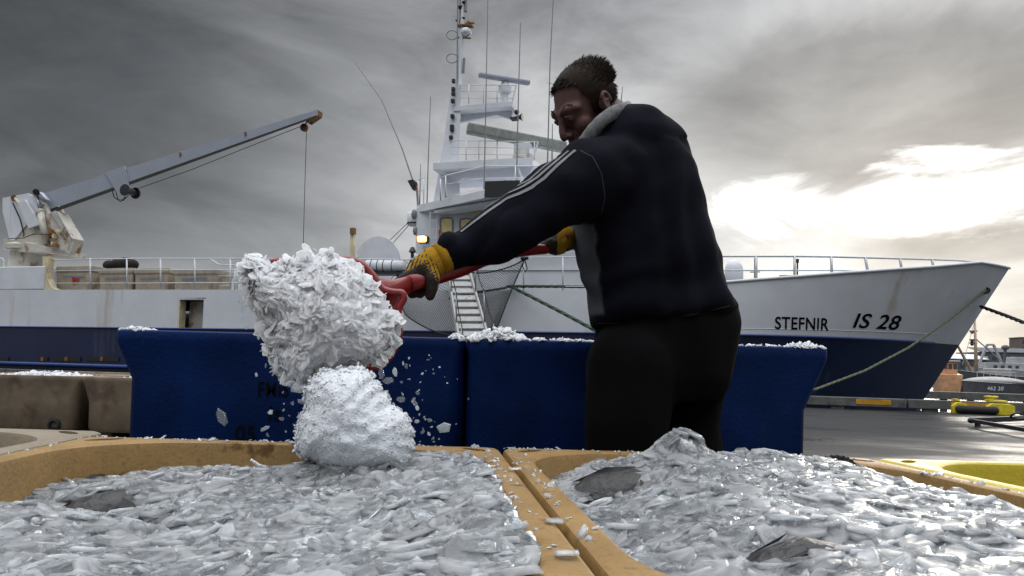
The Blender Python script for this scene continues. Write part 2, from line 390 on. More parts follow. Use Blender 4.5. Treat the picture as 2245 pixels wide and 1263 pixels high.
def part(mb, name, m, parent, **k):
    """a mesh in world coordinates as a child of a thing (or of a part)"""
    org = ORIG[parent.name]
    me_parent = parent
    o = MB.build(mb, name, m, None, org, **k)
    o.location = (0, 0, 0); o.parent = me_parent
    return o
def tag(o, label=None, cat=None, group=None, kind=None):
    for k, v in (('label', label), ('category', cat), ('group', group), ('kind', kind)):
        if v: o[k] = v
    return o
def empty(name, loc, label, cat, group=None):
    o = bpy.data.objects.new(name, None); COL.objects.link(o); o.location = loc; o.empty_display_size = .1
    ORIG[o.name] = Vector(loc); return tag(o, label, cat, group)
def evaluated_mesh(o):
    dg = bpy.context.evaluated_depsgraph_get(); return bpy.data.meshes.new_from_object(o.evaluated_get(dg))
def fuse(mb, voxel, smooth_it=6, origin=(0, 0, 0), factor=.5):
    """one continuous surface out of overlapping solids"""
    me = mb.mesh('tmp', origin); o = bpy.data.objects.new('tmp', me); COL.objects.link(o)
    bm = bmesh.new(); bm.from_mesh(me); bmesh.ops.recalc_face_normals(bm, faces=bm.faces); bm.to_mesh(me); bm.free()
    r = o.modifiers.new('r', 'REMESH'); r.mode = 'VOXEL'; r.voxel_size = voxel
    if smooth_it:
        s_ = o.modifiers.new('s', 'SMOOTH'); s_.factor = factor; s_.iterations = smooth_it
    bpy.context.view_layer.update()
    me2 = evaluated_mesh(o); bpy.data.objects.remove(o); me2.polygons.foreach_set('use_smooth', [True] * len(me2.polygons))
    return me2
def text_mesh(txt, size, shear=0.0, ext=.004, spacing=1.0):
    cu = bpy.data.curves.new('t', 'FONT'); cu.body = txt; cu.size = size; cu.extrude = ext; cu.shear = shear; cu.space_character = spacing; cu.offset = .016 * size
    o = bpy.data.objects.new('t', cu); COL.objects.link(o); bpy.context.view_layer.update()
    me = evaluated_mesh(o); bpy.data.objects.remove(o); return me
def letters(vs, me, add, name='letter'):
    """one part for every separate glyph of a text mesh"""
    par = list(range(len(vs)))
    def find(i):
        while par[i] != i: par[i] = par[par[i]]; i = par[i]
        return i
    for p in me.polygons:
        q = list(p.vertices)
        for k in q[1:]: par[find(k)] = find(q[0])
    groups = {}
    for p in me.polygons: groups.setdefault(find(p.vertices[0]), []).append(tuple(p.vertices))
    for fs in groups.values():
        used = sorted({i for f in fs for i in f}); idx = {v: k for k, v in enumerate(used)}
        add(MB().add([vs[i] for i in used], [tuple(idx[i] for i in f) for f in fs]), name)
def smoothstep(x, a, b):
    t = min(1, max(0, (x - a) / (b - a))); return t * t * (3 - 2 * t)

# ------------------------------------------------------------------ the quay, water and far shore
A0 = P(100, 779, 26.0); B0 = P(1800, 824, 18.5); A0.z = B0.z = 0
SD = (B0 - A0).normalized(); SN = Vector((-SD.y, SD.x, 0))     # along the ship towards the bow; inboard
if SN.y < 0: SN = -SN
UZ = Vector((0, 0, 1))
def W(u, w, z): return A0 + SD * u + SN * w + UZ * z
def S(px, py, w=0.0):
    d = raydir(px, py); k = (w - (CAM - A0).dot(SN)) / d.dot(SN); return CAM + d * k
def uz(p): q = p - A0; return q.dot(SD), p.z
AX = (SD, SN, UZ)
KERB_W = -1.35

mb = MB(); e0 = W(-120, KERB_W + .22, 0); e1 = W(120, KERB_W + .22, 0)
mb.add([e0, e1, e1 - SN * 160, e0 - SN * 160], [(0, 1, 2, 3)])
mb.add([e0, e1, e1 - UZ * 4, e0 - UZ * 4], [(0, 1, 2, 3)])
tag(mb.build('quay_ground', 'wet_asphalt', fix=False), 'dark wet asphalt of the quay', kind='structure')
mb = MB(); mb.add([(-1500, -50, -1.9), (1500, -50, -1.9), (1500, 2500, -1.9), (-1500, 2500, -1.9)], [(0, 1, 2, 3)])
tag(mb.build('harbour_water', 'harbour_water', fix=False), 'rippled grey harbour water', kind='structure')

kerb = empty('quay_kerb', W(0, KERB_W, 0), 'long dark timber kerb with orange painted marks along the quay edge', 'kerb')
SEG = 4.0
for i in range(-8, 17):
    part(MB().beam(W(i * SEG + .02, KERB_W, .175), W(i * SEG + SEG - .02, KERB_W, .175), .30, .21), 'beam', 'kerb_wood', kerb, bevel=.015)
for i in range(-16, 34):
    part(MB().box(W(i * 2.0 + .5, KERB_W, .036), .3, .22, .070, AX), 'chock', 'kerb_wood', kerb)
    a = i * 2.0 + .9
    if -16 < a < 40: part(MB().beam(W(a, KERB_W - .153, .19), W(a + .75, KERB_W - .153, .19), .006, .12), 'painted_mark', 'kerb_orange', kerb)

def yellow_block(px0, px1, lab):
    u0 = uz(S(px0, 880, KERB_W - .2))[0]; u1 = uz(S(px1, 880, KERB_W - .2))[0]
    t = empty('mooring_block', W(u0, KERB_W, 0), lab, 'mooring block', 'yellow mooring blocks on the kerb')
    w0 = KERB_W - .30
    prof = [(u0, 0), (u1, 0), (u1, .20), (u1 - .1, .25), (u0 + .1, .25), (u0, .17)]
    part(MB().prism([W(u, w0, z) for u, z in prof], SN * .14), 'front_plate', 'kerb_yellow', t, bevel=.01)
    part(MB().beam(W(u0 + .1, w0 + .3, .305), W(u1 - .1, w0 + .3, .305), .3, .04), 'top_plate', 'kerb_yellow', t)
    return t, u0, u1
yellow_block(2085, 2117, 'small yellow steel mooring block beside the black tyre on the kerb')
t, u0, u1 = yellow_block(2160, 2222, 'wide yellow steel mooring block under the bollard')
bo = empty('bollard', W((u0 + u1) / 2, KERB_W + .06, .33), 'yellow horn shaped bollard on the wide yellow block', 'bollard')
c = W((u0 + u1) / 2 - .12, KERB_W + .05, .32)
part(MB().lathe(c, [(.11, -.02), (.09, .01), (.08, .03), (.085, .05), (.115, .07), (.11, .09), (.03, .10)], 16), 'post', 'kerb_yellow', bo, smooth=True)
part(MB().tube([c + UZ * .06 + SD * .02, c + UZ * .07 + SD * .13, c + UZ * .08 + SD * .18], [.035, .03, .015], 8), 'horn', 'kerb_yellow', bo, smooth=True)
uu = uz(S(2138, 880, KERB_W - .2))[0]
ty = empty('tyre_fender', W(uu, KERB_W - .25, 0), 'black rubber tyre lying between the two yellow blocks', 'tyre')
part(MB().tube([W(uu + .34 * math.cos(k / 20 * 6.283), KERB_W - .30 + .24 * math.sin(k / 20 * 6.283), .10) for k in range(20)], .095, 10, True), 'tread', 'rubber', ty, smooth=True)
# a second finger quay further out with dashes of white
pr = empty('far_jetty', P(2100, 866, 30), 'low dark jetty with white dashes beyond the kerb', 'jetty')
pa, pb = P(1990, 868, 31), P(2260, 872, 29); pa.z = pb.z = .08
part(MB().beam(pa, pb + (pb - pa) * 1.5, 1.2, .3), 'deck', 'kerb_wood', pr)
q = pb - pa
for k in range(14):
    s_ = pa + q * (k * .13); part(MB().beam(s_ + Vector((0, -.62, .09)), s_ + q * .055 + Vector((0, -.62, .09)), .01, .09), 'dash', 'far_roof', pr)
for k in range(12):
    s_ = pa + q * (k * .22 + .05); part(MB().tube([s_ + Vector((0, -.3, -.1)), s_ + Vector((0, -.3, -2.4))], .14, 8), 'pile', 'kerb_wood', pr)

# V-shaped black drawbar on the ground at the right
db = empty('drawbar', P(2200, 930, 12) * 1, 'black v-shaped steel drawbar lying on the wet quay', 'drawbar')
def G(px, py, z=0.0):
    d = raydir(px, py); return CAM + d * ((z - CAMZ) / d.z)
tip = G(2130, 922, .10); a1 = G(2290, 915, .12); a2 = G(2290, 950, .10)
part(MB().beam(tip, a1, .07, .09), 'arm', 'black_metal', db, bevel=.01)
part(MB().beam(tip, a2, .05, .06), 'arm', 'black_metal', db, bevel=.01)
part(MB().ball(tip, .06, .06, .05), 'coupling', 'black_metal', db, smooth=True)
lp = G(2232, 912, .2)
part(MB().tube([lp + Vector((.12 * math.cos(k / 14 * 6.283), .02 * math.sin(k / 7 * 6.283), .05 * math.sin(k / 14 * 6.283))) for k in range(14)], .018, 6, True), 'ring', 'black_metal', db, smooth=True)
for (x_, y_) in ((a1, .12), (a2, .10)):
    part(MB().box((x_.x, x_.y, y_ / 2 - .01), .08, .08, y_), 'foot', 'black_metal', db)
part(MB().box((tip.x + .1, tip.y, .03), .06, .06, .06), 'foot', 'black_metal', db)

# ------------------------------------------------------------------ trawler
BEAM = 4.6
ship = empty('trawler', W(12, BEAM, -1.9), 'blue and white fishing trawler moored along the quay', 'ship')
tipP = S(2213, 588, BEAM); botP = S(2010, 900, BEAM)
uT, zT = uz(tipP); uBt, zBt = uz(botP)
def stem_u(z): return uBt + (uT - uBt) * (z - zBt) / (zT - zBt)
uD = uz(S(1560, 650))[0]; uWL = uz(S(1330, 860))[0]
def hull_w(u, z):
    f = max(0, min(1.1, (z + 1.9) / (zT + 1.9)))
    us = uWL + (uD - uWL) * f; ue = stem_u(z)
    t = max(0, min(1, (u - us) / max(.1, ue - us))); p = 1.75 + .85 * f
    return BEAM * t ** p
def on_hull(px, py):
    w = 0
    for _ in range(40):
        p = S(px, py, w); u, z = uz(p); w = w * .5 + .5 * hull_w(u, z)
    return u, z
sheer = [(-30, uz(S(300, 635))[1])]
for q in ((0, 635), (540, 635), (1000, 636), (1300, 637)): sheer.append(uz(S(*q)))
for q in ((1480, 628), (1620, 617), (1750, 607), (1900, 596), (2030, 587), (2100, 581), (2150, 576)): sheer.append(on_hull(*q))
sheer.append((uT, zT)); sheer.append((uT + 5, zT - .1))
def interp(tab, x):
    for (a, b), (c, d) in zip(tab, tab[1:]):
        if x <= c: return b + (d - b) * max(0, min(1, (x - a) / max(1e-6, c - a)))
    return tab[-1][1]
ZB = uz(S(1620, 734))[1]; ZBL = uz(S(60, 717))[1]
uA = uz(S(60, 717))[0]; uB_ = uz(S(1620, 734))[0]
def zbl(u): return ZBL + (ZB - ZBL) * (u - uA) / (uB_ - uA)
ZREF = 3.0
def hull_cols(zfun0, zfun1, us, rows, skip=None):
    """both sides of the hull between two height lines; columns run aft to stem"""
    mb = MB(); U0 = -24.0; nc, nr = len(us), len(rows)
    for side in (0, 1):
        grid = []
        for t in us:
            col = []
            ut = U0 + (stem_u(ZREF) - U0) * t
            for r_ in rows:
                u = ut; kk = max(0, (t - .55) / .45)
                for _ in range(6):
                    z = zfun0(u) + (zfun1(u) - zfun0(u)) * r_
                    u = ut + (stem_u(z) - stem_u(ZREF)) * kk
                w = hull_w(u, z)
                if t > .999: w = BEAM
                col.append(W(u, w if side == 0 else 2 * BEAM - w, z))
            grid.append(col)
        vs = [p for c in grid for p in c]; fs = []
        for i in range(nc - 1):
            for j in range(nr - 1):
                if side == 0 and skip and skip(grid[i][j], grid[i + 1][j + 1]): continue
                f = (i * nr + j, (i + 1) * nr + j, (i + 1) * nr + j + 1, i * nr + j + 1)
                fs.append(f if side == 0 else f[::-1])
        mb.add(vs, fs)
    return mb
cols = [0, .1, .2, .3, .4, .5, .55, .6] + [.6 + .4 * (1 - (1 - k / 40) ** 1.4) for k in range(1, 41)]
lo = hull_cols(lambda u: -3.2, zbl, cols, [k / 10 for k in range(11)])
hull = part(lo, 'hull', 'hull_blue', ship, smooth=True, fix=False)
# upper plating with the open door in it
dp0, dp1 = S(392, 657), S(447, 657); ud0, ud1 = uz(dp0)[0], uz(dp1)[0]; zdt = dp0.z
U0 = -24.0; span = stem_u(interp(sheer, 18)) - U0
def t_of(u, z): return (u - U0) / (stem_u(ZREF) - U0)
tc0, tc1 = t_of(ud0, 2.5), t_of(ud1, 2.5)
cols2 = sorted([c for c in cols if not (tc0 - .004 < c < tc1 + .004)] + [tc0, tc1])
zt_ = interp(sheer, ud0); zb_ = zbl(ud0); rd = (zdt - zb_) / (zt_ - zb_)
rows2 = sorted([0, .15, .3, .45, rd, .8, .92, 1.0])
um = (ud0 + ud1) / 2; zm = (zb_ + zdt) / 2
upper = part(hull_cols(zbl, lambda u: interp(sheer, u), cols2, rows2,
     skip=lambda a, b: (uz(a)[0] < um < uz(b)[0]) and a.z < zdt - .05), 'upper_plating', 'white_paint', ship, smooth=True, fix=False)
# deck closing the hull
mbk = MB()
dk = [(-24 + k * 1.0) for k in range(60)]
dk = [u for u in dk if u < uT - .6] + [uT - .5, uT - .25]
DZ = lambda u: interp(sheer, u) - .06 - (.45 if u > uz(S(1620, 617))[0] else 0)
L_ = [W(u, min(hull_w(u, DZ(u)) + .04, BEAM), DZ(u)) for u in dk]
R_ = [W(u, 2 * BEAM - min(hull_w(u, DZ(u)) + .04, BEAM), L_[i].z) for i, u in enumerate(dk)]
n_ = len(dk); mbk.add(L_ + R_, [(i, i + 1, n_ + i + 1, n_ + i) for i in range(n_ - 1)])
part(mbk, 'deck', 'rail_dark', ship, fix=False)
# cap rail on the forecastle bulwark + rubbing strakes
def strake(name, pts, r, m, par): return part(MB().tube(pts, r, 6), name, m, par, smooth=True)
ff = [u for u in [uz(S(1350, 637))[0] + k * .5 for k in range(60)] if u < uT - .12]
strake('cap_rail', [W(u, hull_w(u, interp(sheer, u)), interp(sheer, u) + .01) for u in ff] + [W(uT, BEAM, zT)], .045, 'white_clean', upper)
us_ = [-23 + k * .6 for k in range(90)]; us_ = [u for u in us_ if u < stem_u(ZB) - .6]
strake('rubbing_strake', [W(u, hull_w(u, zbl(u)) - .03, zbl(u)) for u in us_], .035, 'hull_trim', hull)
zs = S(60, 798).z
strake('fender_strake', [W(u, hull_w(u, zs) - .04, zs) for u in us_ if u < 16], .09, 'hull_trim', hull)
for (x0, x1) in ((85, 106), (119, 178), (191, 262), (-60, 20)):
    a, b = S(x0, 787), S(x1, 787); o_ = part(MB().box((a + b) / 2 - SN * .012, (b - a).length, .05, .16, AX), 'freeing_port', 'black_paint', hull)
    part(MB().box((a + b) / 2 - SN * .04 - SD * .02, .12, .03, .14, AX), 'grating_bar', 'rust', o_)
# plate seams on the white bow
for dz in (.12,):
    pts = []
    for k in range(24):
        u = uB_ - 2 + k * .45; z = zbl(u) + (interp(sheer, u) - zbl(u)) * dz
        if u < stem_u(z) - .7: pts.append(W(u, hull_w(u, z) - .002, z))
    strake('plate_seam', pts, .008, 'rail_grey', upper)
# door
dr = part(MB().beam(W(ud0 + .02, .15, zb_), W(ud0 + .02, .15, zdt), .3, .05, SD), 'door_frame', 'cream_paint', upper)
part(MB().box(W((ud0 + ud1) / 2, 2.4, (zb_ + zdt) / 2), 4, .1, zdt - zb_ + .4, AX), 'passage_wall', 'dark_interior', upper)
ur = ud0 + (ud1 - ud0) * .62
part(MB().box(W((ud0 + ur) / 2, .55, zm), ur - ud0, .06, zdt - zb_, AX), 'door_leaf', 'white_rusty', upper, bevel=.02)
part(MB().box(W((ur + ud1) / 2, 1.4, zm + .12), ud1 - ur + .8, .1, .10, AX), 'pipe_rack', 'kerb_orange', upper)
part(MB().box(W(um, .3, zdt + .04), (ud1 - ud0) + .2, .6, .06, AX), 'passage_ceiling', 'white_rusty', upper)
part(MB().box(W(ud1 + .05, .35, zm), .06, .6, zdt - zb_, AX), 'passage_side', 'white_rusty', upper)

# lettering on the bow, laid on the plating
def lettering(txt, x0, x1, ybase, ytop, shear, par, name):
    me = text_mesh(txt, 1.0, shear, .0, 1.05)
    co = np.empty(len(me.vertices) * 3); me.vertices.foreach_get('co', co); co = co.reshape(-1, 3)
    lo_, hi = co.min(0), co.max(0)
    u0, z0 = on_hull(x0, ybase); u1, _ = on_hull(x1, ybase); _, z1 = on_hull(x0, ytop)
    vs = []
    for c in co:
        u = u0 + (u1 - u0) * (c[0] - lo_[0]) / (hi[0] - lo_[0]); z = z0 + (z1 - z0) * (c[1] - lo_[1]) / (hi[1] - lo_[1])
        vs.append(W(u, hull_w(u, z) - .008, z) - SN * 0)
    letters(vs, me, lambda mbx, nm: part(mbx, nm, 'stencil', par, fix=False))
lettering('STEFNIR', 1699, 1817, 722, 694, 0, upper, 'lettering')
lettering('IS 28', 1869, 1974, 719, 686, .28, upper, 'lettering')
hw = on_hull(2160, 637)
part(MB().tube([W(hw[0] + .11 * math.cos(k / 10 * 6.28), hull_w(hw[0], hw[1]) - .02, hw[1] + .09 * math.sin(k / 10 * 6.28)) for k in range(10)], .03, 6, True), 'hawse_ring', 'black_metal', upper)
part(MB().ball(W(hw[0], hull_w(*hw) - .01, hw[1]), .08, .05, .07), 'hawse_hole', 'black_paint', upper)

def railing(name, tops, w, ybot_px, mids, par, m='rail_grey', r=.022, post_px=(), slant=0):
    """rail along px points on the plane w; stanchions down to ybot"""
    b = part(MB().tube([S(x, y, w) for x, y in tops], r, 6), name, m, par, smooth=True)
    for mid in mids: part(MB().tube([S(x, y, w) for x, y in mid], r * .75, 6), 'rail_bar', m, b, smooth=True)
    for x, yt, yb in post_px: part(MB().tube([S(x, yt, w), S(x - slant, yb, w)], r * 1.2, 6), 'stanchion', m, b, smooth=True)
    return b
railing('stern_railing', [(108, 570), (300, 567), (545, 567), (760, 568), (930, 570)], .25, 0, [[(98, 594), (300, 592), (480, 592), (760, 593)], [(105, 621), (300, 621), (480, 620), (760, 622)]], ship,
        post_px=[(198, 566, 634), (278, 566, 634), (352, 566, 635), (427, 566, 635), (505, 567, 636), (535, 567, 636), (600, 568, 636), (680, 568, 636), (760, 568, 636)])
railing('stair_railing', [(460, 567), (480, 580), (530, 582)], .6, 0, [[(480, 605), (530, 606)], [(480, 626), (530, 626)]], ship, post_px=[(515, 590, 636), (520, 585, 634)])
railing('midship_railing', [(900, 567), (1000, 566), (1120, 565), (1300, 563)], .2, 0, [[(1040, 592), (1300, 591)], [(1100, 628), (1300, 628)]], ship,
        post_px=[(1040, 565, 637), (1148, 565, 637), (1234, 564, 637)], r=.018)
fpts = [(1480, 562), (1580, 562), (1660, 562), (1745, 562), (1822, 563), (1900, 565), (1973, 567), (2043, 569), (2100, 571), (2145, 575)]
def fore(px, py):
    u, z = on_hull(px, py); return u, z
def on_fore(px, py):   # bulwark top line in plan, any height
    w = 0
    for _ in range(40):
        p = S(px, py, w); u, z = uz(p); w = w * .5 + .5 * min(hull_w(u, interp(sheer, u)) + .12, BEAM)
    return S(px, py, w)
fr = part(MB().tube([on_fore(*q) for q in fpts], .03, 6), 'bow_railing', 'rail_grey', ship, smooth=True)
part(MB().tube([on_fore(*q) for q in ((1480, 593), (1580, 593), (1745, 593), (1850, 593), (1905, 596))], .022, 6), 'rail_bar', 'rail_grey', fr, smooth=True)
for x, yt, yb, dx in ((1580, 562, 622, 0), (1658, 562, 616, 0), (1742, 562, 610, 0), (1822, 563, 603, -2), (1897, 565, 599, -6), (1973, 567, 592, -4), (2043, 569, 588, -4)):
    part(MB().tube([on_fore(x, yt), on_fore(x - dx, yb)], .036, 6), 'stanchion', 'rail_grey', fr, smooth=True)
pd = S(1609, 608, 2.2)
rdm = part(MB().lathe(pd - UZ * .35, [(.12, 0), (.10, .1), (.24, .16), (.27, .22), (.27, .55), (.25, .68), (.18, .80), (.08, .87), (.001, .89)], 18), 'radome', 'white_clean', ship, smooth=True)
part(MB().tube([pd - UZ * .3, pd - UZ * 1.6], .06, 8), 'radome_post', 'black_metal', rdm)
pd = S(1655, 600, 3.5); part(MB().tube([pd + UZ * .5, pd - UZ * 1.0], .03, 6).beam(pd + SD * -.15 + UZ * .05, pd + SD * .15 + UZ * .05, .03, .03), 'fore_light', 'rail_dark', ship)
pd = S(1748, 600, 3.5); part(MB().tube([pd + UZ * .45, pd - UZ * 1.0], .025, 6).box(pd + UZ * .4, .07, .07, .12), 'fore_light', 'black_metal', ship)
pd = S(1740, 610, 2.5); part(MB().tube([pd - SD * .4, pd + SD * .5], .10, 8), 'fairlead_roller', 'black_metal', ship)

# --- aft raised block + deck crane
a = S(-160, 587, .05); b = S(97, 587, .05); c_ = S(97, 636, .05)
part(MB().box((a + b) / 2 - UZ * (b.z - c_.z) / 2 + SN * 1.4, (b - a).length, 2.8, b.z - c_.z + .04, AX), 'winch_house', 'white_clean', ship, bevel=.03)
pl = [S(93, 562, .1), S(108, 562, .1), S(103, 590, .1), S(104, 612, .1), S(112, 630, .1), S(125, 636, .1), S(93, 636, .1)]
part(MB().prism(pl, SN * .25), 'corner_plate', 'cream_paint', ship)
CW = 1.6
def C(px, py, w=CW): return S(px, py, w)
bs = C(68, 590); top_ = C(68, 547)
crane = part(MB().lathe(bs - UZ * .5, [(.78, 0), (.78, .5), (.74, 1.15), (.86, 1.18), (.86, 1.28), (.74, 1.30)], 24), 'deck_crane', 'white_rusty', ship, smooth=False)
tr = C(75, 552)
part(MB().lathe(tr, [(1.02, 0), (1.02, .16), (.9, .24), (.4, .26)], 26), 'slew_ring', 'white_rusty', crane)
part(MB().prism([C(8, 525, .7), C(12, 523, .7), C(100, 540, .7), C(100, 552, .7), C(45, 552, .7), C(10, 540, .7)], SN * 1.8), 'platform', 'white_rusty', crane)
hs = [C(30, 440), C(85, 430), C(118, 452), C(156, 520), C(150, 552), C(118, 562), C(70, 552), C(48, 540), C(30, 470)]
part(MB().prism([p - SN * .42 for p in hs], SN * .84), 'column', 'white_rusty', crane, bevel=.05)
part(MB().prism([p - SN * .47 for p in hs[:3] + hs[7:]], SN * .045), 'side_plate', 'white_clean', crane)
part(MB().prism([C(100, 470, 1.1), C(120, 462, 1.1), C(156, 522, 1.1), C(146, 552, 1.1), C(128, 545, 1.1)], SN * .6), 'cab', 'white_rusty', crane, bevel=.02)
part(MB().tube([C(122, 462, 1.05), C(157, 523, 1.05)], .02, 6).tube([C(112, 470, 1.05), C(150, 530, 1.05)], .02, 6), 'cab_rail', 'rail_dark', crane)
part(MB().tube([C(160, 532, 1.1), C(152, 555, 1.1), C(145, 552, 1.1)], .015, 6), 'cab_step', 'rail_grey', crane)
# boom (box girder tapering to its tip)
bm = MB()
bt = [(95, 424), (697, 240)]; bb = [(100, 462), (697, 252)]
ring = []
for (tx, ty), (bx, by) in zip(bt, bb):
    ring.append([C(tx, ty, CW - .28), C(bx, by, CW - .28), C(bx, by, CW + .28), C(tx, ty, CW + .28)])
ring.insert(1, [C(205, 389, CW - .28), C(215, 415 + 12, CW - .28), C(215, 427, CW + .28), C(205, 389, CW + .28)])
ring.insert(0, [C(30, 437, CW - .2), C(38, 452, CW - .2), C(38, 452, CW + .2), C(30, 437, CW + .2)])
ring = [ring[0], ring[1], ring[3]]
boom = part(bm.loft(ring), 'boom', 'crane_paint', crane, fix=True)
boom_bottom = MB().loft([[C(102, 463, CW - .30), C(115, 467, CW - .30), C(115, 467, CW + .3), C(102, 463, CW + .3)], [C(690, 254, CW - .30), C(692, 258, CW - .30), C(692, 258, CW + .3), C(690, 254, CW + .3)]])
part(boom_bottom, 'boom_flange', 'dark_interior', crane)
part(MB().prism([C(665, 251, CW - .16), C(697, 241, CW - .16), C(695, 252, CW - .16), C(672, 268, CW - .16)], SN * .32), 'boom_head', 'rust', crane)
part(MB().prism([C(230, 378, CW - .34), C(273, 364, CW - .34), C(285, 420, CW - .34), C(272, 430, CW - .34), C(258, 425, CW - .34)], SN * .05), 'winch_bracket', 'crane_paint', crane)
part(MB().lathe(C(272, 416, CW - .5), [(.05, 0), (.22, .01), (.22, .06), (.13, .07), (.13, .5), (.22, .52), (.22, .58), (.05, .6)], 18, SN), 'winch_drum', 'black_metal', crane)
part(MB().tube([C(245, 412), C(250, 432), C(264, 442), C(275, 432)], .018, 6).tube([C(252, 410), C(258, 436), C(270, 440), C(282, 428)], .015, 6), 'hydraulic_hose', 'rope_black', crane)
part(MB().tube([C(290, 418), C(420, 372), C(540, 324), C(660, 277)], .012, 5), 'winch_wire', 'rope_black', crane)
hk = C(667, 280)
part(MB().lathe(hk - SN * .06, [(.05, 0), (.14, .01), (.14, .11), (.05, .12)], 14, SN).tube([C(678, 255), hk], .025, 6), 'hoist_block', 'rust', crane)
part(MB().tube([C(680, 258), C(684, 268), C(680, 272), C(677, 264)], .02, 6), 'shackle', 'black_metal', crane)
part(MB().tube([C(672, 284), C(668, 420), C(664, 568)], .011, 5), 'hoist_wire', 'rope_black', crane)
cy = part(MB().tube([C(88, 460, CW - .55), C(102, 535, CW - .55)], .13, 14), 'lift_cylinder', 'white_rusty', crane, smooth=True)
part(MB().tube([C(81, 430, CW - .55), C(88, 462, CW - .55)], .06, 12), 'piston_rod', 'steel', crane, smooth=True)
part(MB().lathe(C(88, 462, CW - .55) - UZ * .1, [(.16, 0), (.16, .12)], 14), 'gland', 'white_rusty', crane)
part(MB().tube([C(79, 421, CW - .7), C(79, 421, CW + .7)], .12, 10), 'lift_pin', 'black_metal', crane)
part(MB().prism([C(70, 424, CW - .6), C(85, 420, CW - .6), C(101, 437, CW - .6), C(90, 434, CW - .6)], SN * .2), 'lug', 'crane_paint', crane)
part(MB().tube([C(31, 434, CW - .5), C(31, 434, CW + .5)], .12, 12), 'heel_pin', 'rust', crane)
part(MB().tube([C(28, 434, 1.2), C(16, 440, 1.2), C(18, 450, 1.2), C(27, 452, 1.2)], .018, 6).tube([C(27, 440, 1.15), C(24, 470, 1.15), C(26, 520, 1.15)], .022, 6).tube([C(28, 445, 1.1), C(44, 480, 1.1), C(53, 515, 1.1), C(50, 518, 1.1)], .022, 6).tube([C(20, 523, .9), C(50, 522, .9), C(75, 513, .9), C(110, 514, .9)], .016, 6), 'hydraulic_hose', 'rope_black', crane)
part(MB().tube([C(33, 435, 1.1), C(84, 497, 1.1)], .05, 6), 'stay', 'cream_paint', crane)
part(MB().prism([C(38, 445, .95), C(54, 438, .95), C(88, 492, .95), C(62, 500, .95)], SN * .1), 'side_gusset', 'white_clean', crane)
part(MB().prism([C(30, 480, 1.3), C(38, 468, 1.3), C(48, 490, 1.3), C(52, 522, 1.3), C(28, 522, 1.3)], SN * .5), 'motor_cover', 'crane_paint', crane)
for k in range(7):
    q = C(108 + random.uniform(0, 22), 505 + random.uniform(0, 35), 1.0); part(MB().box(q, random.uniform(.08, .2), .15, random.uniform(.08, .25), AX), 'valve', 'cream_paint' if k % 2 else 'rust', crane)
for x, y in ((258, 382), (395, 338), (538, 293)):
    part(MB().box(C(x, y, CW - .30), .06, .06, .12, AX), 'boom_lug', 'rust', crane)
part(MB().tube([S(-40, 566, .4), S(5, 566, .4), S(9, 572, .4), S(8, 587, .4)], .025, 6), 'aft_rail', 'rail_grey', ship)

# --- superstructure
def zat(px, py, w): return S(px, py, w).z
zdeck = zat(1200, 637, .2)
# lower deckhouse
HW = 1.5
a, b = S(905, 575, HW), S(1480, 575, HW); ztp = zat(1200, 575, HW) + .35
dh = part(MB().box(((a + b) / 2 - UZ * ((a + b) / 2).z) + SN * 2.9 + UZ * (zdeck + ztp) / 2, (b - a).length, 5.8, ztp - zdeck, AX), 'deckhouse', 'white_clean', ship, bevel=.04)
part(MB().beam(S(905, 591, HW - .03), S(1480, 588, HW - .03), .05, .05), 'moulding', 'white_clean', dh)
# wheelhouse, w about 2
BW = 2.0
wl = S(912, 470, BW); wr = S(1400, 470, BW); zroof = zat(985, 452, BW) + .05
wh = part(MB().box(((wl + wr) / 2 - UZ * ((wl + wr) / 2).z) + SN * 2.6 + UZ * (ztp + zroof) / 2, (wr - wl).length, 5.2, zroof - ztp, AX), 'wheelhouse', 'white_clean', ship, bevel=.06)
for x0, x1, y0, y1, mm in ((966, 993, 478, 511, 'window_cream'), (1009, 1035, 480, 505, 'window_cream'), (1052, 1078, 482, 507, 'window_cream')):
    q = [S(x0 + 2, y0 + 1, BW), S((x0 + x1) / 2, y0 - 1, BW), S(x1 - 2, y0 + 1, BW), S(x1, y0 + 5, BW), S(x1, y1 - 4, BW), S(x1 - 3, y1, BW), S(x0 + 3, y1, BW), S(x0, y1 - 4, BW), S(x0, y0 + 5, BW)]
    wo = part(MB().tube([p - SN * .02 for p in q], .03, 6, True), 'window', 'rail_dark', wh)
    part(MB().prism([p - SN * .015 for p in q], SN * .01), 'pane', mm, wo)
part(MB().box(S(1033, 465, BW - .05), .62, .08, .11, AX), 'strip_light', 'cream_paint', wh, bevel=.02)
# roof with a slanting aft edge
rz0 = zat(1062, 434, .5); rz1 = zat(1062, 406, .5)
def onz(px, py, z):
    d = raydir(px, py); return CAM + d * ((z - CAMZ) / d.z)
rp = [onz(913, 466, rz0), onz(1062, 434, rz0), onz(1135, 432, rz0), onz(1430, 428, rz0)]
rp += [rp[3] + SN * 5, rp[0] + SN * 4.6 + SD * .5]
roof = part(MB().prism(rp, UZ * (rz1 - rz0) * .62), 'bridge_deck', 'white_clean', ship)
k0, k1 = onz(1063, 434, rz0), onz(1140, 432, rz0)
part(MB().beam(k0 - SN * .03 + UZ * .26, k1 - SN * .03 + UZ * .26, .04, .5), 'name_board', 'black_paint', roof)
part(MB().beam(onz(950, 460, rz0 - .08) + SN * .5, onz(1110, 437, rz0 - .08) + SN * .3, .5, .10), 'soffit_beam', 'rail_grey', roof)
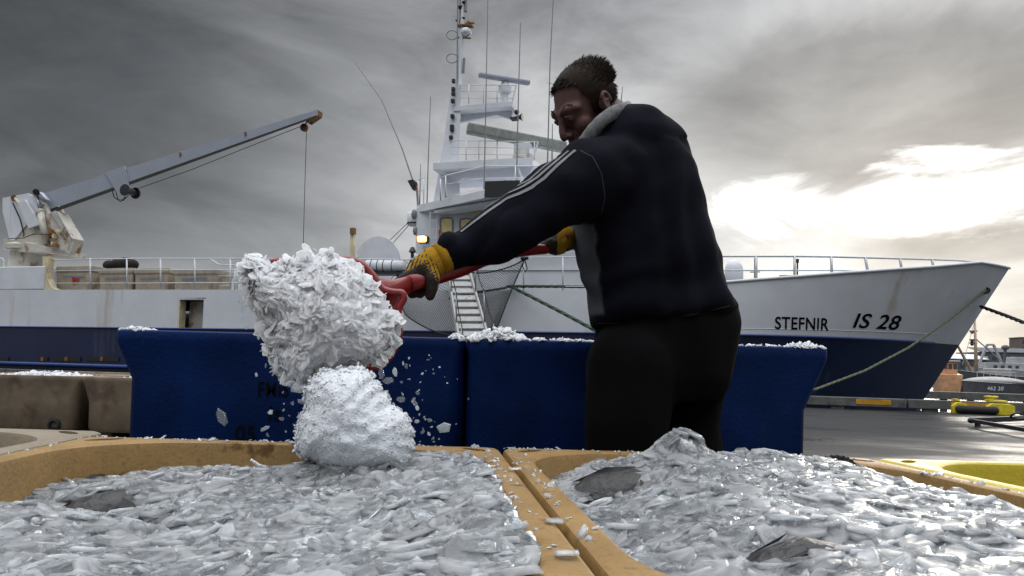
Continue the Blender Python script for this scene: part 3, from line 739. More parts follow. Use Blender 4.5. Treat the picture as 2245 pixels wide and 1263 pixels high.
# top railing
tw = 1.2
railing('bridge_railing', [(966, 392), (975, 386), (1062, 364), (1200, 364), (1260, 366)], tw, 0, [[(977, 405), (1062, 391), (1200, 389), (1260, 389)], [(978, 432), (1062, 412)]], ship,
        post_px=[(966, 392, 440), (977, 386, 434), (1062, 362, 414), (1130, 364, 410), (1200, 364, 400)], r=.02)
# mast trunk
mw = 3.2
tk = MB().loft([[S(x0, y, mw - d), S(x1, y, mw - d), S(x1, y, mw + d), S(x0, y, mw + d)] for x0, x1, y, d in ((945, 1010, 470, .7), (964, 1006, 365, .6), (990, 1012, 186, .38))])
mast = part(tk, 'mast', 'white_clean', ship)
part(MB().tube([S(1007, 240, mw), S(1008, 140, mw), S(1013, 60, mw), S(1016, -30, mw)], [.10, .09, .07, .05], 8), 'top_pole', 'rail_grey', mast)
part(MB().tube([S(1002, 190, mw - .1), S(1003, 60, mw - .1), S(1004, -30, mw - .1)], .025, 6).tube([S(1008, 60, mw), S(1010, -30, mw)], .03, 6).tube([S(1021, 26, mw), S(1022, -20, mw)], .06, 6).tube([S(1016, 160, mw), S(1018, 128, mw)], .05, 6), 'antenna_rods', 'rail_dark', mast)
for x, y, r_ in ((1010, 16, .11), (1018, 6, .1), (1016, 40, .07), (1002, 45, .06)):
    part(MB().ball(S(x, y, mw), r_, r_, r_ * .7), 'antenna_pod', 'black_metal', mast)
part(MB().lathe(S(1022, 80, mw), [(.05, 0), (.17, .06), (.19, .14), (.16, .26), (.06, .30)], 14), 'dome', 'rail_grey', mast, smooth=True)
part(MB().beam(S(1005, 58, mw), S(1036, 57, mw), .25, .05).beam(S(1022, 55, mw), S(1030, 48, mw), .1, .1).beam(S(1024, 50, mw), S(1040, 51, mw), .06, .05).beam(S(1003, 82, mw), S(1032, 84, mw), .06, .04), 'cross_arm', 'rust', mast)
for yy in (77, 128):
    part(MB().tube([S(1000 - 9 + 12 * math.cos(k / 18 * 5.2 + .55) * 1.0, yy + 10 * math.sin(k / 18 * 5.2 + .55), mw) for k in range(19)], .018, 6), 'loop_antenna', 'rail_dark', mast)
for x, y in ((995, 178), (994, 196), (994, 206), (993, 222), (992, 255), (991, 278), (991, 284), (989, 302)):
    part(MB().box(S(x, y, mw - .55), .12, .14, .14, AX), 'navigation_light', 'black_metal', mast, bevel=.02)
def platform(name, x0, x1, y0, y1, w0, w1, under, par):
    z1 = zat((x0 + x1) / 2, y0, w0); z0 = zat((x0 + x1) / 2, y1, w0)
    pa_, pb_ = S(x0, y0, w0), S(x1, y0, w0); pa_.z = pb_.z = 0
    o_ = part(MB().prism([pa_ + UZ * z0, pb_ + UZ * z0, pb_ + SN * (w1 - w0) + UZ * z0, pa_ + SN * (w1 - w0) + UZ * z0], UZ * (z1 - z0)), name, 'white_clean', par)
    return o_
platform('radar_platform', 995, 1122, 228, 238, 2.7, 3.7, 0, mast)
part(MB().prism([S(1006, 268, 3.1), S(1008, 238, 3.1), S(1122, 238, 3.1), S(1122, 262, 3.1), S(1090, 252, 3.1)], SN * .14), 'bracket', 'white_clean', mast)
part(MB().box(S(1128, 261, 2.9), .25, .3, .05, AX).lathe(S(1130, 258, 2.9), [(.05, 0), (.07, .15), (.14, .25)], 12, SD), 'horn', 'black_metal', mast)
part(MB().ball(S(1133, 246, 2.9), .09), 'horn_lamp', 'black_metal', mast)
rw = 2.75
railing('radar_railing', [(1000, 186), (1132, 187)], rw, 0, [[(1010, 200), (1129, 201)], [(1010, 215), (1127, 216)]], mast, post_px=[(1028, 186, 228), (1060, 186, 228), (1090, 186, 228), (1132, 187, 188)], r=.016)
part(MB().tube([S(1132, 187, rw), S(1122, 228, rw)], .025, 6), 'rail_end', 'white_clean', mast)
part(MB().lathe(S(1106, 228, 3.1) + UZ * 0, [(.16, 0), (.14, .35), (.22, .4), (.23, .62), (.15, .66), (.13, .75)], 14), 'radar_pedestal', 'white_clean', mast, smooth=False)
def scanner(a, b, h, d, m): return part(MB().beam(a, b, d, h), 'radar_scanner', m, mast, bevel=.05)
scanner(S(1050, 164, 2.4), S(1161, 182, 3.6), .16, .22, 'crane_paint')
scanner(S(1024, 281, 1.5), S(1240, 324, 3.1), .34, .34, 'radar_grey')
part(MB().box(S(1148, 330, 2.4), .55, .5, .4, AX), 'radar_gearbox', 'white_clean', mast, bevel=.03)
part(MB().lathe(S(1146, 352, 2.4), [(.38, 0), (.25, .4), (.22, .5)], 14), 'radar_pedestal', 'white_rusty', mast)
platform('lower_platform', 950, 1168, 351, 366, 1.9, 4.4, 0, mast)
part(MB().prism([S(960, 366, 2.2), S(1168, 366, 2.2), S(1158, 390, 2.2), S(1015, 390, 2.2), S(1003, 400, 2.2)], SN * .14), 'platform_web', 'white_clean', mast)
railing('platform_railing', [(990, 308), (1180, 311)], 2.0, 0, [[(990, 323), (1177, 325)], [(990, 338), (1172, 340)]], mast, post_px=[(1022, 308, 352), (1050, 308, 352), (1090, 308, 352), (1172, 311, 352)], r=.015)
part(MB().tube([S(1180, 311, 2.0), S(1167, 356, 2.0)], .03, 6), 'rail_end', 'white_clean', mast)
part(MB().tube([S(1122, 410, 2.0), S(1135, 366, 2.0)], .04, 6).tube([S(1150, 408, 2.0), S(1135, 366, 2.0)], .04, 6).tube([S(1130, 412, 2.2), S(1132, 366, 2.2)], .05, 6), 'strut', 'white_clean', mast)
# whip antennas
for nm, pts, r_, w in (('whip_antenna', [(1061, 415), (1063, 330), (1066, 180), (1070, -30)], .022, 1.0), ('whip_antenna', [(1132, 420), (1134, 310), (1138, 160), (1141, 50)], .024, 1.4),
        ('whip_antenna', [(1200, 370), (1202, 300), (1206, 140), (1214, -20)], .024, 1.6), ('whip_antenna', [(1210, 362), (1211, 272)], .025, 1.4), ('whip_antenna', [(936, 448), (939, 345), (944, 212)], .022, 3.0),
        ('whip_antenna', [(905, 396), (881, 325), (836, 218), (777, 135)], .024, 2.5), ('whip_antenna', [(1361, 230), (1365, 190)], .02, 4.0), ('whip_antenna', [(920, 450), (922, 360)], .02, 2.5), ('whip_antenna', [(1100, 400), (1107, 395)], .02, 2.5)):
    part(MB().tube([S(x, y, w) for x, y in pts], [r_ * (1.15 - .6 * k / (len(pts) - 1)) for k in range(len(pts))], 5), nm, 'rail_dark', ship)
fl = part(MB().prism([S(893, 396, 2.4), S(905, 393, 2.4), S(912, 400, 2.4), S(904, 416, 2.4)], SN * .25), 'floodlight', 'black_metal', ship)
part(MB().tube([S(909, 402, 2.5), S(915, 415, 2.5), S(917, 455, 2.5)], .045, 6), 'floodlight_post', 'rust', fl)
railing('aft_bridge_railing', [(917, 396), (921, 392), (932, 389)], 2.4, 0, [[(917, 420), (930, 416)]], ship, post_px=[(917, 396, 450), (929, 391, 448)], r=.018)
# lit floodlight
lc = S(924, 524, BW - .45)
lamp = part(MB().prism([S(x, y, BW - .4) for x, y in ((912, 517), (915, 515), (933, 515), (937, 518), (937, 529), (933, 533), (916, 533), (912, 528))], SN * .2), 'deck_lamp', 'black_metal', ship, bevel=.02)
part(MB().prism([S(x, y, BW - .42) for x, y in ((914, 518), (917, 517), (932, 517), (935, 519), (935, 528), (932, 531), (917, 531), (914, 527))], SN * .012), 'lens', 'lamp_glow', lamp)
part(MB().ball(S(926, 522, BW - .43), .075, .02, .06, AX), 'bulb', 'lamp_hot', lamp, smooth=True)
part(MB().tube([S(926, 533, BW - .35), S(928, 540, BW - .2), S(928, 540, BW + .05)], .03, 6), 'bracket', 'rail_grey', lamp)
# ladder on the wheelhouse
ld = part(MB().tube([S(944, 458, BW - .2), S(940, 560, BW - .2)], .022, 6).tube([S(959, 456, BW - .2), S(956, 560, BW - .2)], .022, 6), 'ladder', 'white_clean', ship)
for k in range(6): part(MB().tube([S(943.5 - .6 * k, 466 + k * 19, BW - .2), S(959 - .5 * k, 465 + k * 19, BW - .2)], .015, 5), 'rung', 'white_clean', ld)
part(MB().tube([S(963, 505, BW - .1), S(967, 540, BW - .1)], .03, 6).box(S(969, 525, BW - .1), .14, .1, .18, AX).ball(S(960, 540, BW - .12), .09, .06, .12, AX), 'lifebuoy_light', 'orange_red', wh)
part(MB().tube([S(983, 520, BW - .4), S(986, 515, BW - .4), S(1030, 514, BW - .4)], .03, 6), 'handrail', 'white_clean', wh)
# hanging radome + lamps left of the wheelhouse
hr = part(MB().lathe(S(906, 497, BW + .4), [(.05, 0), (.2, .04), (.22, .1), (.22, .42), (.16, .5), (.04, .54)], 16), 'satellite_dome', 'white_clean', ship, smooth=True)
part(MB().lathe(S(906, 492, BW + .4), [(.226, 0), (.226, .045)], 16), 'band', 'black_metal', hr)
part(MB().ball(S(908, 470, BW), .10, .10, .18).ball(S(910, 506, BW), .08, .08, .16), 'searchlight', 'rail_dark', ship)
# stern-side fittings between the crane and the wheelhouse
gd = MB(); c0 = S(828, 572, 2.6); rr = (S(876, 572, 2.6) - S(780, 572, 2.6)).length / 2
gd.lathe(c0 - SN * .06, [(rr * .2, 0), (rr, .01), (rr, .10), (rr * .2, .11)], 40, SN)
drum = part(gd, 'net_drum_flange', 'white_clean', ship)
part(MB().tube([c0, c0 + SN * 2.2], .35, 16), 'drum_core', 'rail_dark', drum)
part(MB().beam(S(774, 500, 2.2), S(772, 570, 2.2), .13, .13), 'winch_post', 'cream_paint', ship)
part(MB().box(S(774, 507, 2.15), .16, .16, .22, AX), 'post_head', 'rust', ship)
rf = part(MB().tube([S(802, 584, 1.2), S(806, 584, 1.2), S(880, 584, 1.2), S(887, 584, 1.2)], [.12, .22, .22, .12], 18), 'life_raft', 'white_clean', ship, smooth=True)
for x in (818, 832, 845, 864): part(MB().tube([S(x, 584, 1.2) + (SN * math.cos(k / 14 * 6.283) + UZ * math.sin(k / 14 * 6.283)) * .225 for k in range(14)], .014, 5, True), 'lashing', 'rope_black', rf)
part(MB().beam(S(800, 601, 1.2), S(890, 601, 1.2), .5, .06).beam(S(815, 601, 1.2), S(812, 640, 1.2), .05, .05).beam(S(872, 601, 1.2), S(872, 640, 1.2), .05, .05), 'raft_cradle', 'black_metal', rf)
part(MB().tube([S(848, 533, 2.6), S(896, 487, 2.4)], .014, 5).tube([S(857, 538, 2.6), S(898, 492, 2.4)], .014, 5), 'stay_wire', 'rail_dark', ship)
part(MB().tube([S(777, 567, 1.0), S(800, 585, 1.0), S(840, 600, 1.0), S(890, 592, 1.0), S(903, 566, 1.0)], .02, 6), 'hose', 'rope_black', ship)
part(MB().lathe(S(903, 590, .4), [(.05, 0), (.05, .5), (.12, .55), (.05, .7)], 10), 'capstan', 'black_metal', ship)
part(MB().box(S(690, 600, 3.0), 4.0, 1.5, 1.0, AX), 'hatch_coaming', 'rail_grey', ship)

# ------------------------------------------------------------------ fish tubs on the trawler deck
def deck_tub(x0, x1, y0, label):
    a, b = S(x0, 630, .55), S(x1, 630, .55); w_ = (b - a).length; zt = zat((x0 + x1) / 2, y0, .55); zb = interp(sheer, uz(a)[0]) - .05
    t = empty('deck_tub', (a + b) / 2 - UZ * ((a + b) / 2).z + UZ * zb, label, 'fish tub', 'grey tubs lined up on the trawler deck')
    m_ = (a + b) / 2; m_.z = 0; m_ += SN * .5
    def rg(z, i): return [m_ + SD * sx * (w_ / 2 - i) + SN * sy * (.5 - i) + UZ * z for sx, sy in ((-1, -1), (1, -1), (1, 1), (-1, 1))]
    h = zt - zb
    part(MB().loft([rg(zb + .1, .05), rg(zb + h * .75, .03), rg(zb + h * .8, 0), rg(zt, 0), rg(zt, .06), rg(zt - .3, .08)]), 'shell', 'tub_grey', t, bevel=.02)
    for sx in (-.32, .32): part(MB().box(m_ + SD * sx * w_ + UZ * (zb + .055) - SN * .2, w_ * .24, .5, .10, AX), 'fork_foot', 'tub_grey', t)
    part(MB().box(m_ - SN * .505 + UZ * (zb + h * .6), w_ * .6, .012, .03, AX), 'faded_print', 'faded_blue', t)
    return t, m_, zb, h, w_
t, m_, zb, h, w_ = deck_tub(120, 200, 583, 'grey fish tub with a red painted mark on the trawler deck')
part(MB().box(m_ - SN * .507 + UZ * (zb + h * .45), .10, .010, .26, AX).box(m_ - SN * .507 + UZ * (zb + h * .5) + SD * .12, .3, .010, .09, AX).box(m_ - SN * .507 + UZ * (zb + h * .42) + SD * .2, .06, .010, .12, AX), 'red_mark', 'red_paint', t)
deck_tub(214, 290, 588, 'grey fish tub beneath the dark heaped net balls on deck')
deck_tub(292, 368, 588, 'weathered grey fish tub between two others under the railing')
deck_tub(378, 470, 590, 'brownish grey fish tub standing by the deck stairs')
for k, (x, y, r_) in enumerate(((240, 582, .2), (257, 579, .2), (275, 578, .24), (290, 580, .2))):
    c = S(x, y, 1.3); b_ = MB()
    b_.ball(c, r_ * 1.2, r_, r_)
    for j in range(0): b_.tube([c + Vector((r_ * 1.2 * math.cos(a_), r_ * .9 * math.sin(a_) * math.cos(j), r_ * math.sin(a_) * math.sin(j + .5))) for a_ in [i_ / 12 * 6.283 for i_ in range(12)]], .015, 5, True)
    tag(b_.build('net_float', 'rope_black', origin=c, smooth=True), 'dark round net float heaped behind the grey deck tubs', 'float', 'net floats heaped behind the deck tubs')

# ------------------------------------------------------------------ gangway, net, ropes
gw0, gw1 = (.15), -2.6     # top lies on the rail, foot stands on the quay
gt_l, gt_r = S(975, 560, .1), S(1018, 560, .1); 
gf_l, gf_r = S(1008, 760, -1.9), S(1075, 760, -1.9)
def lerp(a, b, t): return a + (b - a) * t
ext = (gf_l.z) / (gt_l.z - gf_l.z)
gf_l2 = lerp(gt_l, gf_l, 1 + ext * .96); gf_r2 = lerp(gt_r, gf_r, 1 + ext * .96)
gang = empty('gangway', Vector((gf_l2.x, gf_l2.y, 0)), 'grey aluminium gangway with cross treads leading up to the trawler', 'gangway')
for a, b in ((gt_l, gf_l2), (gt_r, gf_r2)):
    part(MB().beam(a, b, .05, .16), 'side_rail', 'alu', gang)
nst = 19
for k in range(nst):
    t0, t1 = k / nst + .006, (k + 1) / nst - .006
    vs = [lerp(gt_l, gf_l2, t0), lerp(gt_r, gf_r2, t0), lerp(gt_r, gf_r2, t1), lerp(gt_l, gf_l2, t1)]
    part(MB().prism([v - UZ * .03 for v in vs], UZ * .02), 'tread', 'alu', gang)
    part(MB().beam(lerp(gt_l, gf_l2, t1) + UZ * .008, lerp(gt_r, gf_r2, t1) + UZ * .008, .03, .035), 'cleat', 'rail_dark', gang)
gup = UZ * 1.0
for s_, (a, b) in enumerate(((gt_l, gf_l2), (gt_r, gf_r2))):
    tops = []
    for t_ in (.10, .32, .55, .78, .98):
        p = lerp(a, b, t_); q = p + UZ * .95 - SN * .1 * (1 if s_ else 1); tops.append(q)
        part(MB().tube([p, q], .022, 6), 'stanchion', 'steel', gang, smooth=True)
    pts = []
    for p, q in zip(tops, tops[1:]):
        pts += [p, lerp(p, q, .5) - UZ * .13]
    pts.append(tops[-1])
    part(MB().tube(pts, .014, 5), 'hand_rope', 'rope_black', gang)
# net: a hanging sheet of diamond meshes on both sides of the gangway
def net_patch(corner, nu, nv, sag, name, par):
    P00, P10, P01, P11 = corner; mb = MB()
    def pt(u, v):
        p = lerp(lerp(P00, P10, u), lerp(P01, P11, u), v)
        return p - UZ * (sag * 4 * u * (1 - u) * (1 - .4 * v)) + SN * (.10 * math.sin(3.1 * u) * math.sin(3.1 * v) + .04 * math.sin(9 * u + 4 * v))
    for i in range(-nv, nu):
        for s_ in (1, -1):
            pts = []
            for k in range(0, nv + 1):
                u = (i + k) / nu if s_ == 1 else (nu - i - k) / nu; v = k / nv
                if -1e-6 <= u <= 1 + 1e-6: pts.append(pt(u, v))
            if len(pts) > 1: mb.tube(pts, .0055, 3)
    for e in ([pt(k / 16, 0) for k in range(17)], [pt(k / 16, 1) for k in range(17)], [pt(0, k / 16) for k in range(17)], [pt(1, k / 16) for k in range(17)]):
        mb.tube(e, .022, 5)
    return part(mb, name, 'net_dark', par, fix=False)
net = empty('safety_net', S(1060, 735, -1.0), 'dark knotted safety net slung under the gangway', 'net')
net_patch([S(1022, 595, -.2), S(1150, 568, -.1), S(1055, 725, -1.0), S(1092, 712, -.8)], 20, 24, .18, 'net_sheet', net)
net_patch([S(862, 640, -.3), S(985, 600, -.4), S(890, 690, -.9), S(1002, 735, -1.0)], 22, 17, .25, 'net_sheet', net)
part(MB().tube([S(1150, 566, -.1), S(1156, 590, -.1), S(1152, 597, -.1), S(1146, 585, -.1), S(1150, 566, -.1)], .018, 5).tube([S(1142, 567, -.1), S(1158, 566, -.1)], .05, 6), 'lashing_knot', 'rope_black', net)
# mooring ropes
def rope(pts, r, m, label, sub=6):
    P_ = []
    for i in range(len(pts) - 1):
        for k in range(sub): P_.append(lerp(pts[i], pts[i + 1], k / sub))
    P_.append(pts[-1])
    mb = MB()
    Ltot = sum((b - a).length for a, b in zip(P_, P_[1:])); 
    # three twisted strands
    fine = []; N = int(min(400, max(30, Ltot / (r * 2.2))))
    seglen = [0]
    for a, b in zip(P_, P_[1:]): seglen.append(seglen[-1] + (b - a).length)
    j = 0
    for k in range(N + 1):
        s_ = Ltot * k / N
        while j < len(P_) - 2 and seglen[j + 1] < s_: j += 1
        fine.append(lerp(P_[j], P_[j + 1], (s_ - seglen[j]) / max(1e-6, seglen[j + 1] - seglen[j])))
    for st in range(3):
        line = []
        for k, p in enumerate(fine):
            d = (fine[min(k + 1, N)] - fine[max(k - 1, 0)]).normalized(); x = d.cross(UZ).normalized(); y = x.cross(d)
            a_ = k * .75 + st * 2.094; line.append(p + (x * math.cos(a_) + y * math.sin(a_)) * r * .5)
        mb.tube(line, r * .62, 5)
    o_ = mb.build('mooring_rope', m, origin=pts[0], smooth=True, fix=False)
    return tag(o_, label, 'rope')
rope([S(1118, 627, -.1), S(1160, 648, -.4), S(1230, 684, -.8), S(1310, 727, -1.3), S(1440, 800, -1.6)], .05, 'rope_green', 'thick green mooring rope slanting down across the white hull')
rope([S(1110, 628, .1), S(1180, 628, .15), S(1300, 629, .3)], .045, 'rope_green', 'green rope stretched level along the trawler rail')
rope([S(985, 655, -.4), S(1040, 642, -.35), S(1110, 631, -.1)], .035, 'rope_green', 'green rope passing behind the gangway and net')
hp = W(hw[0], hull_w(*hw) - .05, hw[1])
hb = S(1790, 853, -1.0)
rope([hp, lerp(hp, hb, .25) - UZ * .22, lerp(hp, hb, .5) - UZ * .34, lerp(hp, hb, .75) - UZ * .26, hb, W(uz(hb)[0] - .6, KERB_W, .28)], .034, 'rope_pale', 'pale green mooring rope hanging from the bow to the quay')
rope([S(2150, 672, BEAM - .4), S(2200, 690, BEAM - 1.8), S(2290, 725, BEAM - 4.2)], .05, 'rope_black', 'black mooring rope leading forward from the bow')

# ------------------------------------------------------------------ far side of the harbour
def far_boat(name, cat, label, L, B, H, c, yaw, m, bowrise=.35):
    """small double-ended hull lofted from stations, bow towards -x before yaw"""
    t = empty(name, c, label, cat); cy_, sy_ = math.cos(yaw), math.sin(yaw)
    def T(x, y, z): return c + Vector((x * cy_ - y * sy_, x * sy_ + y * cy_, z))
    rings = []
    for k in range(11):
        f = k / 10; x = -L / 2 + L * f; wd = B / 2 * (math.sin(min(1, f * 1.9 + .04) * math.pi / 2) ** .8) * (1 - .25 * max(0, f - .6)); top = H * (1 + bowrise * (1 - f) ** 2)
        rings.append([T(x, -wd, top), T(x + .04 * L * (1 - f), -wd * .75, .15 * H), T(x + .08 * L * (1 - f), 0, -.3 * H), T(x + .04 * L * (1 - f), wd * .75, .15 * H), T(x, wd, top)])
    part(MB().loft(rings), 'hull', m, t, smooth=False)
    part(MB().tube([r_[0] for r_ in rings], .05, 5), 'gunwale', 'pale_boat', t)
    return t, T
def at_water(px, Y): p = P(px, 850, Y); return Vector((p.x, p.y, -1.9))
K = 2.5; c = at_water(2070, 118)
t, T = far_boat('small_boat', 'boat', 'small orange boat with a little cabin beyond the jetty', 3.4 * K, 1.6 * K, 1.35 * K, c, R(250), 'orange_boat')
def TK(x, y, z): return c + Vector((x, y, z)) * K
part(MB().box(TK(.0, 0, 1.75), 1.0 * K, 1.3 * K, .9 * K), 'cabin', 'orange_boat', t, bevel=.15)
part(MB().box(TK(.0, 0, 2.25), 1.25 * K, 1.5 * K, .10 * K), 'cabin_roof', 'pale_boat', t, bevel=.08)
for k in range(3): part(MB().box(TK(-.32 + k * .32, -.66, 1.9), .24 * K, .05, .34 * K), 'window', 'far_glass', t)
part(MB().tube([TK(.1, 0, 2.2), TK(.1, 0, 2.7)], .08, 6).ball(TK(.1, 0, 2.55), .7, .4, .22), 'radar', 'pale_boat', t)
for k in range(2): part(MB().ball(TK(-.55 + k * 1.1, -.95, .7), .4, .35, .7), 'fender', 'orange_red', t)
K = 2.55; c = at_water(2178, 110)
t, T = far_boat('covered_boat', 'boat', 'grey boat under a pale tarpaulin with a faded number on its side', 4.1 * K, 1.7 * K, .85 * K, c, R(6), 'grey_boat', .15)
tp = []
for k in range(9):
    f = k / 8; x = -1.9 + 3.8 * f; wd = .8 * math.sin(min(1, f * 1.6 + .1) * 1.57); hh = .12 + .24 * math.sin(f * 3.1) ** .7
    tp.append([TK(x, -wd, .9), TK(x, -wd * .6, .9 + hh * .75), TK(x, 0, .9 + hh), TK(x, wd * .6, .9 + hh * .75), TK(x, wd, .9)])
part(MB().loft(tp), 'tarpaulin', 'tarp', t, smooth=True)
me = text_mesh('462 20', .32 * K, .2, 0, 1.1)
letters([TK(-1.0, -.90, .45) + Vector((v.co.x, 0, v.co.y)) for v in me.vertices], me, lambda mbx, nm: part(mbx, nm, 'rail_grey', t, fix=False), 'faded_digit')
rl = part(MB().tube([TK(-.4, .9, 1.55), TK(2.0, .9, 1.55)], .06, 5), 'railing', 'pale_boat', t)
for k in range(7): part(MB().tube([TK(-.4 + k * .4, .9, .8), TK(-.4 + k * .4, .9, 1.55)], .05, 5), 'stanchion', 'pale_boat', rl)
MYD = 140; c = at_water(2150, MYD); K = 2.7
t, T = far_boat('cutter', 'boat', 'old wooden cutter with a tall tan mast and slanting boom', 5.5 * K, 2.0 * K, 1.3 * K, c, R(4), 'far_dark')
mt = part(MB().tube([P(2141, 835, MYD), P(2137, 700, MYD)], [.42, .18], 8), 'mast', 'mast_tan', t, smooth=True)
for yy in (726, 745, 752): part(MB().beam(P(2126, yy, MYD), P(2142, yy, MYD), .3, .25).ball(P(2131, yy + 3, MYD), .3), 'mast_fitting', 'black_metal', mt)
part(MB().tube([P(2136, 826, MYD), P(2098, 755, MYD - 2)], [.32, .2], 8), 'boom', 'mast_tan', t)
part(MB().tube([P(2138, 742, MYD), P(2205, 800, MYD)], .12, 5).tube([P(2137, 705, MYD), P(2095, 740, MYD - 3)], .05, 4).tube([P(2137, 705, MYD), P(2110, 800, MYD - 3)], .05, 4), 'rigging', 'rail_dark', t)
part(MB().box(TK(1.2, 0, 1.5), 1.4 * K, 1.2 * K, .7 * K), 'cabin', 'tarp', t, bevel=.2)
# larger white ship with an A-frame
c = at_water(2225, 185)
t, T = far_boat('white_vessel', 'ship', 'white vessel with a pale gantry frame across the harbour', 26, 7, 5.0, c, R(2), 'pale_boat', .2)
part(MB().box(T(-1, 0, 6.0), 15, 5, 2.4), 'deckhouse', 'pale_boat', t, bevel=.1)
part(MB().box(T(2, 0, 7.9), 6, 4, 1.8), 'bridge', 'pale_boat', t, bevel=.1)
for k in range(7): part(MB().box(T(-7 + k * 1.9, -2.52, 6.2), .9, .05, .7), 'window', 'far_glass', t)
fr_ = MB()
fr_.beam(P(2148, 795, 183), P(2164, 756, 183), .5, .5).beam(P(2164, 756, 183), P(2178, 756, 183), .5, .5).beam(P(2178, 756, 183), P(2198, 800, 183), .5, .5)
part(fr_, 'gantry', 'pale_boat', t)
part(MB().beam(P(2202, 790, 183), P(2204, 765, 183), .5, .5).ball(P(2204, 762, 183), 1.0, .7, .7), 'funnel', 'grey_boat', t)
# buildings
def shed(px0, px1, y0, y1, Y, label, roofm, nwin=6, dep=16):
    a, b = P(px0, y0, Y), P(px1, y0, Y); w_ = b.x - a.x; h_ = a.z + 1.0; m_ = (a + b) / 2
    t = empty('warehouse', Vector((m_.x, Y, 0)), label, 'building')
    part(MB().box((m_.x, Y + dep / 2, h_ / 2 - .9), w_, dep, h_), 'wall', 'far_dark', t)
    part(MB().prism([(a.x - .3, Y - .4, a.z), (b.x + .3, Y - .4, a.z), (b.x + .3, Y + dep / 2, a.z + 2.0), (a.x - .3, Y + dep / 2, a.z + 2.0)], UZ * .25), 'roof', roofm, t)
    for k in range(nwin):
        part(MB().box((a.x + w_ * (k + .5) / nwin, Y - .02, a.z - 2.4), w_ / nwin * .55, .06, 1.6), 'window', 'far_glass' if k % 3 else 'far_roof', t)
    part(MB().box((a.x + w_ * .8, Y - .03, a.z * .25), w_ / 8, .08, max(1.5, a.z * .55)), 'door', 'far_roof', t)
    return t
mb = MB(); mb.box((240, 330, -1.2), 820, 160, 2.4); tag(mb.build('far_quay', 'far_dark', origin=(0, 0, 0)), kind='structure')
shed(2040, 2165, 786, 0, 258, 'long low dark warehouse with a pale roof across the harbour', 'far_roof', 8)
shed(2150, 2330, 772, 0, 285, 'grey warehouse with a dark flat roof behind the white vessel', 'far_dark', 9)
bt_ = empty('tower_block', P(2245, 800, 340) - UZ * P(2245, 800, 340).z, 'brown tower block rising above the harbour roofs', 'building')
a, b = P(2238, 741, 340), P(2290, 741, 340)
part(MB().box(((a.x + b.x) / 2, 344, a.z / 2 - .5), b.x - a.x, 8, a.z + 1), 'wall', 'far_brown', bt_)
for i in range(4):
    for j in range(4): part(MB().box((a.x + (b.x - a.x) * (j + .5) / 4, 339.96, a.z - 2 - i * 3.2), 1.4, .1, 1.6), 'window', 'far_glass', bt_)
part(MB().box(((a.x + b.x) / 2, 344, a.z + .25), b.x - a.x + .4, 8.4, .4), 'roof', 'far_dark', bt_)

# ------------------------------------------------------------------ fish tubs on the quay
TH = math.radians(6.3)
EX = Vector((math.cos(TH), math.sin(TH), -.014)); EY = Vector((-math.sin(TH), math.cos(TH), 0))
TW, TD, TZ = .935, 1.22, .587
CR = Vector((-.030, 1.715, 0))
def rrect(hx, hy, r, z, n=9):
    pts = []
    for cx_, cy_, a0 in ((hx - r, hy - r, 0), (-hx + r, hy - r, 90), (-hx + r, -hy + r, 180), (hx - r, -hy + r, 270)):
        for k in range(n + 1):
            a = R(a0 + 90 * k / n); pts.append(Vector((cx_ + r * math.cos(a), cy_ + r * math.sin(a), z)))
    return pts
def tub_shell(w, d, h, wall=.045, rin=.24, flare=.045, fz=(.55, .80), rlow=.09, slots=True, depth=.42, fy=None, shift=0.0):
    hx, hy = w / 2, d / 2; fy = flare if fy is None else fy
    rings = [rrect(hx - flare - .02, hy - fy - .02, rlow, .10), rrect(hx - flare, hy - fy, rlow, .14), rrect(hx - flare * .9, hy - fy * .9, rlow, h * fz[0]),
             rrect(hx - .004, hy - .004, .035, h * fz[1]), rrect(hx, hy, .03, h * fz[1] + .02), rrect(hx, hy, .03, h - .012), rrect(hx - .003, hy - .003, .03, h - .004), rrect(hx - .010, hy - .010, .03, h),
             rrect(hx - wall + .010, hy - wall + .010, rin, h), rrect(hx - wall + .003, hy - wall + .003, rin, h - .004), rrect(hx - wall, hy - wall, rin, h - .014),
             rrect(hx - wall - .02, hy - wall - .02, rin - .02, h - depth * .7), rrect(hx - wall - .06, hy - wall - .06, rin - .05, h - depth)]
    for rg_ in rings[:3]:
        for p_ in rg_: p_.x += shift
    mb = MB().loft(rings)
    me = mb.mesh('tub'); bm_ = bmesh.new(); bm_.from_mesh(me); bmesh.ops.recalc_face_normals(bm_, faces=bm_.faces); bm_.to_mesh(me); bm_.free()
    if slots:
        o = bpy.data.objects.new('tmp', me); COL.objects.link(o)
        cut = MB(); q = wall + .015
        for sx in (-1, 1):
            for sy in (-1, 1):
                cx_, cy_ = sx * (hx - .060), sy * (hy - .060); ax = Vector((sx * 1, -sy * 1, 0)).normalized(); nx = Vector((sx, sy, 0)).normalized()
                pts = []
                for k in range(12):
                    a = 2 * math.pi * k / 12; pts.append(Vector((cx_, cy_, h - .06)) + ax * (.042 * math.cos(a)) + nx * (.016 * math.sin(a)))
                cut.prism(pts, UZ * .12)
        cm = cut.mesh('cut'); bm_ = bmesh.new(); bm_.from_mesh(cm); bmesh.ops.recalc_face_normals(bm_, faces=bm_.faces); bm_.to_mesh(cm); bm_.free()
        co = bpy.data.objects.new('cut', cm); COL.objects.link(co)
        md = o.modifiers.new('b', 'BOOLEAN'); md.object = co; md.operation = 'DIFFERENCE'; md.solver = 'EXACT'
        bpy.context.view_layer.update(); me = evaluated_mesh(o)
        bpy.data.objects.remove(o); bpy.data.objects.remove(co)
    me.polygons.foreach_set('use_smooth', [True] * len(me.polygons))
    try: me.set_sharp_from_angle(angle=R(38))
    except Exception: pass
    return me
